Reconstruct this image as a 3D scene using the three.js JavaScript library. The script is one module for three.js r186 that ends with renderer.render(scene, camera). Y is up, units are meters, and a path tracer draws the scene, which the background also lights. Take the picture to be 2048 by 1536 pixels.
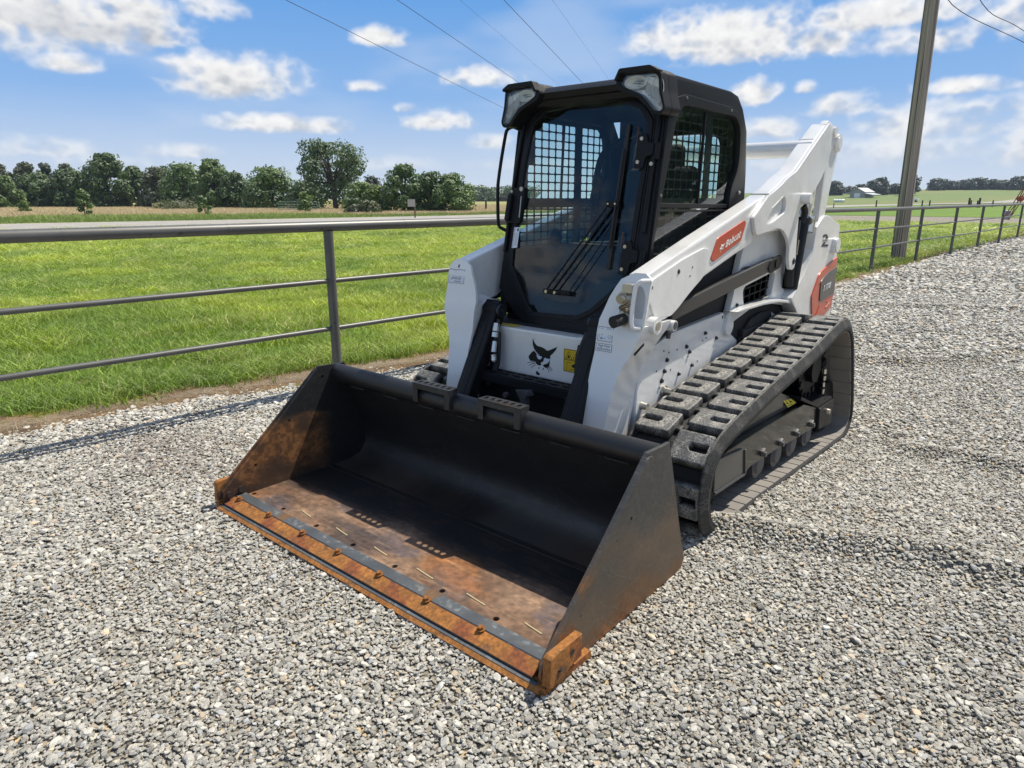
import * as THREE from 'three';
import { mergeGeometries } from 'three/addons/utils/BufferGeometryUtils.js';
import { RoundedBoxGeometry } from 'three/addons/geometries/RoundedBoxGeometry.js';

// ───────────────────────── camera, sun, exposure ─────────────────────────
const scene = new THREE.Scene();
const YAW = -0.7032, PITCH = 0.2667, FPX = 1354.8;               // focal length for a 2048 px wide picture
const EYE = new THREE.Vector3(2.0898, 1.4849, 3.3571);
const camera = new THREE.PerspectiveCamera(2 * Math.atan(768 / FPX) * 180 / Math.PI, 4 / 3, 0.05, 6000);
camera.position.copy(EYE);
const FWD = new THREE.Vector3(Math.sin(YAW) * Math.cos(PITCH), -Math.sin(PITCH), -Math.cos(YAW) * Math.cos(PITCH));
const RGT = new THREE.Vector3(Math.cos(YAW), 0, Math.sin(YAW)), UPV = new THREE.Vector3().crossVectors(RGT, FWD);
camera.lookAt(EYE.clone().add(FWD));
const EXPOSURE = 1.27, SUN = 4.95;
const sun = new THREE.DirectionalLight(new THREE.Color(1, 0.935, 0.82), SUN);
sun.position.set(22, 100, -57); sun.target.position.set(0, 0, 0);
sun.castShadow = true; sun.shadow.mapSize.set(4096, 4096);
Object.assign(sun.shadow.camera, { left: -30, right: 30, top: 30, bottom: -30, near: 1, far: 260 });
sun.shadow.radius = 1;
scene.add(sun, sun.target);

// ───────────────────────── helpers ─────────────────────────
function rng(seed) { let s = seed >>> 0; return () => { s = (s + 0x6D2B79F5) >>> 0; let t = s; t = Math.imul(t ^ (t >>> 15), t | 1); t ^= t + Math.imul(t ^ (t >>> 7), t | 61); return ((t ^ (t >>> 14)) >>> 0) / 4294967296; }; }
const V = (x, y, z) => new THREE.Vector3(x, y, z);
const lerp = (a, b, t) => a + (b - a) * t, clamp = (x, a = 0, b = 1) => Math.min(b, Math.max(a, x));
const sstep = (a, b, x) => { const t = clamp((x - a) / (b - a)); return t * t * (3 - 2 * t); };
function hash2(i, j, s) { let h = Math.imul(i, 374761393) + Math.imul(j, 668265263) + Math.imul(s, 1274126177); h = Math.imul(h ^ (h >>> 13), 1274126177); return ((h ^ (h >>> 16)) >>> 0) / 4294967296; }
function vnoise(x, y, s = 0, px = 0, py = px) {
  const i = Math.floor(x), j = Math.floor(y), f = x - i, g = y - j, u = f * f * (3 - 2 * f), v = g * g * (3 - 2 * g);
  const m = (a, p) => p ? ((a % p) + p) % p : a;
  const a = hash2(m(i, px), m(j, py), s), b = hash2(m(i + 1, px), m(j, py), s), c = hash2(m(i, px), m(j + 1, py), s), d = hash2(m(i + 1, px), m(j + 1, py), s);
  return lerp(lerp(a, b, u), lerp(c, d, u), v);
}
function fbm(x, y, oct = 4, s = 0, p = 0) { let a = 0.5, r = 0, n = 0; for (let k = 0; k < oct; k++) { r += a * vnoise(x, y, s + k, p); n += a; a *= 0.5; x *= 2; y *= 2; p *= 2; } return r / n; }
function piece(list, x) { if (x <= list[0][0]) return list[0][1]; for (let i = 1; i < list.length; i++) if (x <= list[i][0]) return lerp(list[i - 1][1], list[i][1], (x - list[i - 1][0]) / (list[i][0] - list[i - 1][0])); return list[list.length - 1][1]; }
// a point seen at pixel (u, v) of the photograph at horizontal distance D from where the photographer stands
function ray(u, v) { return RGT.clone().multiplyScalar((u - 1024) / FPX).addScaledVector(UPV, (768 - v) / FPX).add(FWD).normalize(); }
function at(u, v, D) { const r = ray(u, v); return EYE.clone().addScaledVector(r, D / Math.hypot(r.x, r.z)); }
function inView(x, y, z, marg) { const dx = x - EYE.x, dy = y - EYE.y, dz = z - EYE.z; const d = dx * FWD.x + dy * FWD.y + dz * FWD.z; if (d < 0.3) return false; const a = (dx * RGT.x + dz * RGT.z), b = dx * UPV.x + dy * UPV.y + dz * UPV.z; return Math.abs(a) < d * 0.756 + marg && Math.abs(b) < d * 0.567 + marg; }

const counts = {};
function numbered(n) { const k = counts[n] = (counts[n] ?? -1) + 1; return k ? n + '_' + String(k).padStart(3, '0') : n; }
function tag(o, label, category, group) { o.userData.label = label; if (category) o.userData.category = category; if (group) o.userData.group = group; return o; }
function shadow(o) { o.traverse(c => { if (c.isMesh) { c.castShadow = true; c.receiveShadow = true; } }); return o; }
function thing(name, label, category, group) { const o = new THREE.Group(); o.name = numbered(name); tag(o, label, category, group); scene.add(o); return o; }
// normals smoothed by area inside a crease angle, so that flat faces stay flat beside their chamfers
function crease(g, ang = 0.6) {
  g = g.index ? g.toNonIndexed() : g; const p = g.attributes.position, n = p.count, fn = [], map = new Map(), a = V(), b = V(), c = V(), cos = Math.cos(ang), out = new Float32Array(n * 3);
  const key = i => Math.round(p.getX(i) * 2e4) + ',' + Math.round(p.getY(i) * 2e4) + ',' + Math.round(p.getZ(i) * 2e4), keys = [];
  for (let t = 0; t < n; t += 3) { a.fromBufferAttribute(p, t); b.fromBufferAttribute(p, t + 1); c.fromBufferAttribute(p, t + 2); const w = b.clone().sub(a).cross(c.clone().sub(a)); fn.push([w, w.clone().normalize()]); for (let q = 0; q < 3; q++) { const k = key(t + q); keys.push(k); let l = map.get(k); if (!l) map.set(k, l = []); l.push(t / 3); } }
  for (let i = 0; i < n; i++) { const f = Math.floor(i / 3), me = fn[f][1], s = V(); for (const o of map.get(keys[i])) if (fn[o][1].dot(me) >= cos) s.add(fn[o][0]); s.normalize(); if (s.lengthSq() < 0.5) s.copy(me); out[i * 3] = s.x; out[i * 3 + 1] = s.y; out[i * 3 + 2] = s.z; }
  g.setAttribute('normal', new THREE.BufferAttribute(out, 3)); return g;
}
function clean(g) { g = g.index ? g.toNonIndexed() : g; const o = new THREE.BufferGeometry(); for (const a of ['position', 'normal', 'uv']) if (g.attributes[a]) o.setAttribute(a, g.attributes[a]); if (!o.attributes.normal) o.computeVertexNormals(); if (!o.attributes.uv) o.setAttribute('uv', new THREE.BufferAttribute(new Float32Array(o.attributes.position.count * 2), 2)); return o; }
function join(...gs) { gs = gs.flat().filter(Boolean).map(clean); return gs.length === 1 ? gs[0] : mergeGeometries(gs); }
function mk(name, geo, mat, parent) { const m = new THREE.Mesh(Array.isArray(geo) ? join(geo) : geo, mat); m.name = name; m.castShadow = m.receiveShadow = true; (parent || scene).add(m); return m; }
function struct(name, geo, mat) { const m = mk(name, geo, mat); m.userData.kind = 'structure'; return m; }
function flipTri(g) { for (const k of Object.keys(g.attributes)) { const a = g.attributes[k], n = a.itemSize; for (let t = 0; t < a.count; t += 3) for (let c = 0; c < n; c++) { const i = (t + 1) * n + c, j = (t + 2) * n + c, x = a.array[i]; a.array[i] = a.array[j]; a.array[j] = x; } } return g; }
function mirror(geo) { const g = clean(geo.clone()); for (const k of ['position', 'normal']) { const a = g.attributes[k]; g.setAttribute(k, a.clone()); const b = g.attributes[k]; for (let i = 0; i < b.count; i++) b.setX(i, -b.getX(i)); } g.setAttribute('uv', g.attributes.uv.clone()); return flipTri(g); }
function shapeOf(pts, holes = []) { const s = new THREE.Shape(pts.map(p => new THREE.Vector2(p[0], p[1]))); for (const h of holes) s.holes.push(new THREE.Path(h.map(p => new THREE.Vector2(p[0], p[1])))); return s; }
function rounded(pts, r, n = 4) { // round the corners of a polygon
  const o = [], N = pts.length;
  for (let i = 0; i < N; i++) {
    const p = pts[i], a = pts[(i + N - 1) % N], b = pts[(i + 1) % N], rr = Array.isArray(r) ? r[i] : r;
    const la = Math.hypot(a[0] - p[0], a[1] - p[1]), lb = Math.hypot(b[0] - p[0], b[1] - p[1]), d = Math.min(rr, la * 0.45, lb * 0.45);
    const A = [p[0] + (a[0] - p[0]) * d / la, p[1] + (a[1] - p[1]) * d / la], B = [p[0] + (b[0] - p[0]) * d / lb, p[1] + (b[1] - p[1]) * d / lb];
    for (let k = 0; k <= n; k++) { const t = k / n; o.push([(1 - t) ** 2 * A[0] + 2 * t * (1 - t) * p[0] + t * t * B[0], (1 - t) ** 2 * A[1] + 2 * t * (1 - t) * p[1] + t * t * B[1]]); }
  }
  return o;
}
function ring(cx, cy, r, n = 16) { return Array.from({ length: n }, (_, i) => [cx + r * Math.cos(i * 2 * Math.PI / n), cy + r * Math.sin(i * 2 * Math.PI / n)]); }
function extr(pts, depth, bev = 0, holes = [], soft = 0.6) {
  const g = new THREE.ExtrudeGeometry(shapeOf(pts, holes), { depth: Math.max(1e-4, depth - 2 * bev), bevelEnabled: bev > 0, bevelThickness: bev, bevelSize: bev, bevelOffset: -bev, bevelSegments: 2, steps: 1, curveSegments: 8 });
  g.translate(0, 0, bev);
  return soft ? clean(crease(g, soft)) : clean(g);
}
// profile [z, y] extruded along x
function plateX(pts, x0, x1, bev = 0, holes = [], crease = 0.5) {
  const g = extr(pts, x1 - x0, bev, holes, crease);
  for (const k of ['position', 'normal']) { const a = g.attributes[k]; for (let i = 0; i < a.count; i++) { const X = a.getX(i), Y = a.getY(i), Z = a.getZ(i); a.setXYZ(i, Z + (k === 'position' ? x0 : 0), Y, X); } }
  return flipTri(g);
}
// profile [x, y] extruded along z
function plateZ(pts, z0, z1, bev = 0, holes = [], crease = 0.5) { const g = extr(pts, z1 - z0, bev, holes, crease); g.translate(0, 0, z0); return g; }
// profile [x, z] extruded along y
function plateY(pts, y0, y1, bev = 0, holes = [], crease = 0.5) {
  const g = extr(pts, y1 - y0, bev, holes, crease);
  for (const k of ['position', 'normal']) { const a = g.attributes[k]; for (let i = 0; i < a.count; i++) { const X = a.getX(i), Y = a.getY(i), Z = a.getZ(i); a.setXYZ(i, X, Z + (k === 'position' ? y0 : 0), Y); } }
  return flipTri(g);
}
function box(x0, x1, y0, y1, z0, z1, r = 0.006) { const w = x1 - x0, h = y1 - y0, d = z1 - z0; const g = new RoundedBoxGeometry(w, h, d, 2, Math.min(r, w / 2.1, h / 2.1, d / 2.1)); g.translate((x0 + x1) / 2, (y0 + y1) / 2, (z0 + z1) / 2); return g; }
function orient(g, a, b, up) { // local +z along a→b, local y near "up"
  const z = b.clone().sub(a).normalize(), u = (up || (Math.abs(z.y) > 0.95 ? V(1, 0, 0) : V(0, 1, 0))).clone(), x = new THREE.Vector3().crossVectors(u, z).normalize(), y = new THREE.Vector3().crossVectors(z, x);
  g.applyMatrix4(new THREE.Matrix4().makeBasis(x, y, z).setPosition(a)); return g;
}
function bar(a, b, w, h, r = 0.004, up) { const L = a.distanceTo(b), g = new RoundedBoxGeometry(w, h, L, 2, Math.min(r, w / 2.1, h / 2.1)); g.translate(0, 0, L / 2); return orient(g, a, b, up); }
function cyl(a, b, r0, r1 = r0, n = 20, open = false) { const L = a.distanceTo(b), g = new THREE.CylinderGeometry(r1, r0, L, n, 1, open); g.rotateX(Math.PI / 2); g.translate(0, 0, L / 2); return orient(g, a, b); }
function tube(pts, r, n = 8, seg = 0, closed = false, tension = 0.5) { const c = new THREE.CatmullRomCurve3(pts, closed, 'catmullrom', tension); return new THREE.TubeGeometry(c, seg || pts.length * 6, r, n, closed); }
function capEnds(pts, r) { return [pts[0], pts[pts.length - 1]].map(p => { const s = new THREE.SphereGeometry(r, 8, 6); s.translate(p.x, p.y, p.z); return s; }); }
function bolt(p, n, r = 0.012, h = 0.01) { const g = new THREE.CylinderGeometry(r * 0.92, r, h, 6); g.rotateX(Math.PI / 2); g.translate(0, 0, h / 2); const w = new THREE.CylinderGeometry(r * 1.35, r * 1.35, h * 0.3, 14); w.rotateX(Math.PI / 2); w.translate(0, 0, h * 0.15); return orient(join(g, w), p, p.clone().add(n)); }
// uv in metres by the way each face points
function metric(g, k = 1) {
  g = clean(g); const p = g.attributes.position, uv = new Float32Array(p.count * 2), a = V(), b = V(), c = V();
  for (let t = 0; t < p.count; t += 3) {
    a.fromBufferAttribute(p, t); b.fromBufferAttribute(p, t + 1); c.fromBufferAttribute(p, t + 2);
    const n = b.clone().sub(a).cross(c.clone().sub(a)), ax = Math.abs(n.x), ay = Math.abs(n.y), az = Math.abs(n.z);
    for (let q = 0; q < 3; q++) { const P = [a, b, c][q]; const [s, r] = ax >= ay && ax >= az ? [P.z, P.y] : ay >= az ? [P.x, P.z] : [P.x, P.y]; uv[(t + q) * 2] = s * k; uv[(t + q) * 2 + 1] = r * k; }
  }
  g.setAttribute('uv', new THREE.BufferAttribute(uv, 2)); return g;
}
function uvBy(g, f) { g = clean(g); const p = g.attributes.position, uv = new Float32Array(p.count * 2); for (let i = 0; i < p.count; i++) { const r = f(p.getX(i), p.getY(i), p.getZ(i)); uv[i * 2] = r[0]; uv[i * 2 + 1] = r[1]; } g.setAttribute('uv', new THREE.BufferAttribute(uv, 2)); return g; }

// ───────────────────────── textures and materials ─────────────────────────
function tex(w, h, f, srgb = true, wrap = true) {
  const d = new Uint8Array(w * h * 4);
  for (let j = 0; j < h; j++) for (let i = 0; i < w; i++) { const c = f(i / w, j / h), k = (j * w + i) * 4; d[k] = clamp(c[0], 0, 255); d[k + 1] = clamp(c[1], 0, 255); d[k + 2] = clamp(c[2], 0, 255); d[k + 3] = c.length > 3 ? clamp(c[3], 0, 255) : 255; }
  const t = new THREE.DataTexture(d, w, h); t.magFilter = THREE.LinearFilter; t.minFilter = THREE.LinearMipmapLinearFilter; t.generateMipmaps = true;
  if (wrap) t.wrapS = t.wrapT = THREE.RepeatWrapping; if (srgb) t.colorSpace = THREE.SRGBColorSpace; t.needsUpdate = true; return t;
}
const mix3 = (a, b, t) => [lerp(a[0], b[0], t), lerp(a[1], b[1], t), lerp(a[2], b[2], t)];
function rep(t, s) { const c = t.clone(); c.repeat.set(s, s); c.needsUpdate = true; return c; }
const std = (o) => new THREE.MeshStandardMaterial(o), phy = (o) => new THREE.MeshPhysicalMaterial(o);
const lin = (r, g, b) => new THREE.Color().setRGB(r, g, b);

// streaks and specks used for scuffs
function scratchField(seed, n, w, h, len, wid) { const r = rng(seed), d = new Float32Array(w * h); for (let k = 0; k < n; k++) { let x = r() * w, y = r() * h, a = r() * 6.28, c = (r() - 0.5) * 0.03, L = len * (0.3 + r()), s = 0.3 + 0.7 * r(); for (let q = 0; q < L; q++) { x += Math.cos(a); y += Math.sin(a); a += c; for (let e = 0; e < wid; e++) { const i = ((Math.floor(y) + e) % h + h) % h, j = (Math.floor(x) % w + w) % w; d[i * w + j] = Math.max(d[i * w + j], s); } } } return (u, v) => d[Math.min(h - 1, Math.floor(v * h)) * w + Math.min(w - 1, Math.floor(u * w))]; }
const scr1 = scratchField(5, 260, 512, 512, 90, 1), scr2 = scratchField(9, 900, 512, 512, 26, 1);

const paintBump = tex(256, 256, (u, v) => { const n = 128 + 60 * (fbm(u * 32, v * 32, 3, 3, 32) - 0.5); return [n, n, n]; }, false);
const dirtMap = tex(1024, 1024, (u, v) => { const n = fbm(u * 6, v * 6, 5, 21, 6), sp = vnoise(u * 220, v * 220, 4, 220), s = sp > 0.94 ? 0.86 : sp < 0.04 ? 0.94 : 1; let k = 248 - 14 * sstep(0.45, 0.75, n) - 12 * scr1(u, v) * sstep(0.5, 0.65, fbm(u * 3, v * 3, 3, 23, 3)) - 4 * sstep(0.55, 0.8, fbm(u * 40, v * 8, 3, 25)); return [k * s, (k - 1) * s, (k - 4) * s]; });
const white = phy({ color: lin(0.78, 0.78, 0.775), map: dirtMap, roughness: 0.32, clearcoat: 0.8, clearcoatRoughness: 0.12 });
const blackPaint = phy({ color: lin(0.007, 0.0075, 0.009), roughness: 0.5, specularIntensity: 0.4, clearcoat: 0.08, clearcoatRoughness: 0.2 });
const blackPlastic = phy({ color: lin(0.008, 0.0085, 0.010), roughness: 0.55, specularIntensity: 0.45 });
const darkMatte = std({ color: lin(0.010, 0.010, 0.011), roughness: 0.75 });
const rubberSeal = std({ color: lin(0.012, 0.012, 0.013), roughness: 0.6 });
const greySteel = std({ color: lin(0.09, 0.09, 0.095), roughness: 0.5, metalness: 0.3 });
const chrome = std({ color: lin(0.62, 0.6, 0.56), roughness: 0.28, metalness: 1 });
const zinc = std({ color: lin(0.5, 0.47, 0.4), roughness: 0.38, metalness: 0.9 });
const boltDark = std({ color: lin(0.05, 0.055, 0.065), roughness: 0.45, metalness: 0.7 });
const orange = phy({ color: lin(0.48, 0.062, 0.02), roughness: 0.35, clearcoat: 0.6, clearcoatRoughness: 0.15 });
const tailGrey = phy({ color: lin(0.055, 0.055, 0.06), roughness: 0.4, clearcoat: 0.4 });
const blackGloss = phy({ color: lin(0.005, 0.0055, 0.006), roughness: 0.3, specularIntensity: 0.5, clearcoat: 0.45, clearcoatRoughness: 0.06 });
const linkGrey = phy({ color: lin(0.022, 0.021, 0.021), roughness: 0.45, clearcoat: 0.3, clearcoatRoughness: 0.3 });
const glass = phy({ color: lin(0.78, 0.9, 0.89), roughness: 0.0, transmission: 1, thickness: 0, ior: 1.5, side: THREE.DoubleSide });
const lensGlass = phy({ color: lin(0.95, 0.95, 0.93), roughness: 0.03, transmission: 1, thickness: 0, ior: 1.5, side: THREE.DoubleSide });
const reflector = std({ color: lin(0.93, 0.91, 0.86), roughness: 0.42, metalness: 0.75, bumpMap: tex(64, 64, (u, v) => { const n = 128 + 90 * Math.sin(v * 6.28 * 8) * (u > 0.35 ? 1 : 0.15); return [n, n, n]; }, false), bumpScale: 0.004 });
const seatMat = std({ color: lin(0.022, 0.023, 0.026), roughness: 0.85 });
const interiorGrey = std({ color: lin(0.022, 0.025, 0.03), roughness: 0.8 });

// bucket steel: black paint worn to rust, with shade painted into floor and side
const C = { paint: [34, 36, 38], dark: [20, 21, 23], brown: [92, 62, 42], rust: [146, 88, 42], orange: [178, 106, 44], tan: [150, 122, 96], grey: [104, 104, 106], pale: [176, 150, 112] };
const bucketBack = tex(1024, 512, (u, v) => {
  const n = fbm(u * 12, v * 6, 5, 31), m = fbm(u * 5, v * 3, 4, 37); let c = mix3(C.dark, C.paint, n);
  const wear = sstep(0.34, 0.16, v) * sstep(0.35, 0.62, m); c = mix3(c, [74, 72, 70], wear * 0.75);
  c = mix3(c, C.brown, 0.55 * sstep(0.14, 0.02, v) * sstep(0.3, 0.7, n));
  const s = Math.max(scr1(u, v) * 0.3, scr2((u * 2) % 1, (v * 2) % 1) * 0.12) * sstep(0.3, 0.6, fbm(u * 7, v * 7, 3, 77)); return mix3(c, [128, 122, 112], s);
}, true, false);
const floorTex = tex(1024, 512, (u, v) => { // u across the bucket, v from the back (0) to the front (1)
  const a = fbm(u * 7, v * 4, 5, 41), b = fbm(u * 10 + 3, v * 5, 5, 47), g = fbm(u * 90, v * 46, 3, 51), st = fbm(u * 14, v * 70, 3, 53);
  let c = mix3([112, 84, 62], C.tan, sstep(0.3, 0.7, a)); c = mix3(c, [104, 92, 92], 0.8 * sstep(0.5, 0.7, b)); c = mix3(c, [72, 62, 60], 0.75 * sstep(0.56, 0.72, fbm(u * 5 + 9, v * 3, 4, 59)));
  c = mix3(c, C.orange, 0.5 * sstep(0.56, 0.72, fbm(u * 4.5 + 20, v * 3 + 5, 5, 61))); c = mix3(c, [196, 160, 110], 0.3 * sstep(0.6, 0.8, st));
  const dk = sstep(0.74, 0.5, v + 0.3 * (fbm(u * 6 + 3, v * 4, 4, 63) - 0.5)); c = mix3(c, mix3([22, 22, 23], [54, 42, 34], sstep(0.45, 0.7, st) * sstep(0.4, 0.6, a)), dk * 0.92);  // dark rear is partly leftover paint, deepened to paint in the shadow
  const k = 0.62 + 0.48 * g; return [c[0] * k, c[1] * k * 0.985, c[2] * k];
}, true, false);
const sideIn = tex(512, 512, (u, v) => { // u front(1)…back(0), v bottom…top
  const a = fbm(u * 6, v * 6, 5, 71), g = fbm(u * 60, v * 40, 3, 73), line = 0.62 - 0.1 * u + 0.25 * (a - 0.5);
  let c = mix3([92, 62, 38], [128, 88, 52], sstep(0.3, 0.7, g)); c = mix3(c, [64, 46, 35], sstep(0.45, 0.7, a)); c = mix3(c, [56, 44, 36], 0.7 * sstep(0.16, 0.08, v + 0.1 * (a - 0.5)));
  c = mix3(c, mix3(C.dark, C.paint, g), sstep(line - 0.03, line + 0.06, v)); c = mix3(c, mix3(C.dark, C.paint, g), sstep(0.42, 0.3, u + 0.1 * (a - 0.5)));  // dark upper and rear areas paint in the shadow on the plate
  return mix3(c, [150, 140, 125], 0.25 * scr1(u, v));
}, true, false);
const sideOut = tex(512, 512, (u, v) => {
  const a = fbm(u * 5, v * 5, 5, 81), g = fbm(u * 50, v * 50, 3, 83), b = fbm(u * 3 + 4, v * 3, 4, 87);
  let c = mix3([56, 57, 58], [80, 79, 77], g); const r = sstep(0.78, 0.34, v + 0.6 * (b - 0.5)); c = mix3(c, mix3([84, 74, 64], [112, 92, 72], a), r * 0.85);
  c = mix3(c, mix3(C.brown, C.rust, g), 0.8 * sstep(0.2, 0.02, v + 0.35 * (a - 0.5))); c = mix3(c, mix3(C.brown, C.orange, g), 0.7 * sstep(0.55, 0.7, fbm(u * 8 + 2, v * 8, 4, 89)) * sstep(0.55, 0.95, u + (0.5 - v) * 0.6));
  return mix3(c, [150, 146, 140], 0.42 * Math.max(scr1(u, v), 0.5 * scr2((u * 2) % 1, (v * 2) % 1) * sstep(0.45, 0.65, a)));
}, true, false);
const rustTex = tex(512, 512, (u, v) => { const a = fbm(u * 5, v * 5, 5, 91, 5), g = fbm(u * 64, v * 64, 3, 93, 64); let c = mix3([128, 84, 40], [166, 110, 52], a); c = mix3(c, [122, 70, 40], sstep(0.55, 0.72, fbm(u * 4, v * 4, 4, 95, 4))); c = mix3(c, [92, 66, 48], 0.6 * sstep(0.6, 0.75, fbm(u * 9, v * 9, 3, 97, 9))); const k = 0.72 + 0.56 * g; return c.map(x => x * k); });
const wornSteelTex = tex(512, 512, (u, v) => { const a = fbm(u * 8, v * 8, 5, 101, 8), g = fbm(u * 60, v * 60, 3, 103, 60); let c = mix3([70, 74, 78], [112, 116, 118], a); c = mix3(c, [156, 158, 156], 0.6 * sstep(0.5, 0.8, g) * sstep(0.4, 0.62, a)); c = mix3(c, [130, 90, 54], 0.7 * sstep(0.6, 0.75, fbm(u * 12, v * 12, 4, 105, 12))); return c; });
const grainBump = tex(256, 256, (u, v) => { const n = 255 * fbm(u * 40, v * 40, 4, 111, 40); return [n, n, n]; }, false);
const steel = (map, o = {}) => std({ map, roughness: 0.62, metalness: 0.15, bumpMap: grainBump, bumpScale: 0.0008, ...o });
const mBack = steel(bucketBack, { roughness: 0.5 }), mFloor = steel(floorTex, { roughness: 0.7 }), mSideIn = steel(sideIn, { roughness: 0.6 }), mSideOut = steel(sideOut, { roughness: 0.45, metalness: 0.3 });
const mRust = steel(rustTex, { roughness: 0.85 }), mWorn = steel(wornSteelTex, { roughness: 0.5, metalness: 0.4 });
const bucketPaint = std({ color: lin(0.018, 0.019, 0.021), roughness: 0.45, map: rep(dirtMap, 2), metalness: 0.1, bumpMap: grainBump, bumpScale: 0.0006 });

// track rubber
const lugTex = tex(1024, 1024, (u, v) => {
  const n = fbm(u * 10, v * 10, 5, 121, 10), f = fbm(u * 90, v * 90, 3, 123, 90), s = Math.max(scr1(u, v), scr2((u * 2) % 1, (v * 2) % 1), scr2((u * 3 + 0.3) % 1, (v * 3 + 0.6) % 1));
  let c = mix3([92, 91, 88], [142, 139, 132], sstep(0.35, 0.65, n)); c = mix3(c, [46, 46, 46], sstep(0.52, 0.64, f)); c = mix3(c, [200, 196, 186], 0.55 * s * sstep(0.3, 0.55, fbm(u * 24, v * 24, 3, 127, 24)) + 0.35 * sstep(0.66, 0.74, f)); return c;
});
const mLug = std({ map: rep(lugTex, 2.2), vertexColors: true, roughness: 0.6, bumpMap: rep(grainBump, 5), bumpScale: 0.002 });
const mBelt = std({ color: lin(0.009, 0.009, 0.0095), roughness: 0.75, bumpMap: rep(grainBump, 4), bumpScale: 0.001 });
const beltIn = std({ map: tex(512, 512, (u, v) => { const n = fbm(u * 8, v * 8, 5, 131, 8), q = Math.abs(u - 0.36) < 0.05 + 0.05 * n ? 1 : 0; return mix3(mix3([108, 104, 99], [134, 128, 120], n), [166, 146, 114], 0.6 * q * n); }), roughness: 0.75 });

// gravel
const cellPts = (() => { const r = rng(77), N = 36, a = []; for (let i = 0; i < N * N; i++) a.push([r(), r(), r(), r()]); return { N, a }; })();
function worley(u, v) { const { N, a } = cellPts, x = u * N, y = v * N, i = Math.floor(x), j = Math.floor(y); let d1 = 9, d2 = 9, id = 0; for (let q = -1; q <= 1; q++) for (let p = -1; p <= 1; p++) { const k = ((j + q + N) % N) * N + ((i + p + N) % N), c = a[k], dx = i + p + c[0] - x, dy = (j + q + c[1] - y) * (0.7 + 0.6 * c[3]), d = dx * dx + dy * dy; if (d < d1) { d2 = d1; d1 = d; id = k; } else if (d < d2) d2 = d; } return [Math.sqrt(d1), Math.sqrt(d2), a[id][2], a[id][3]]; }
const gravelMap = tex(1024, 1024, (u, v) => { const w = worley(u, v), g = fbm(u * 200, v * 200, 2, 141, 200), e = w[1] - w[0]; let c = mix3([128, 122, 110], [196, 189, 174], w[2]); if (w[3] > 0.94) c = mix3(c, [190, 164, 122], 0.7); const k = (0.86 + 0.28 * g) * (e < 0.06 ? 0.62 : 1); return c.map(x => x * k); });
const gravelBump = tex(1024, 1024, (u, v) => { const w = worley(u, v), h = 255 * clamp(1.15 * sstep(0, 0.45, w[1] - w[0]) * (0.5 + 0.5 * w[2])); return [h, h, h]; }, false);
const mGravel = std({ map: rep(gravelMap, 0.9), bumpMap: rep(gravelBump, 0.9), bumpScale: 0.02, roughness: 0.95, vertexColors: true });
const stoneMat = std({ color: lin(1, 1, 1), roughness: 0.9, map: tex(128, 128, (u, v) => { const n = 205 + 50 * fbm(u * 12, v * 12, 4, 151, 12); return [n, n, n]; }), bumpMap: grainBump, bumpScale: 0.002 });

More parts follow.
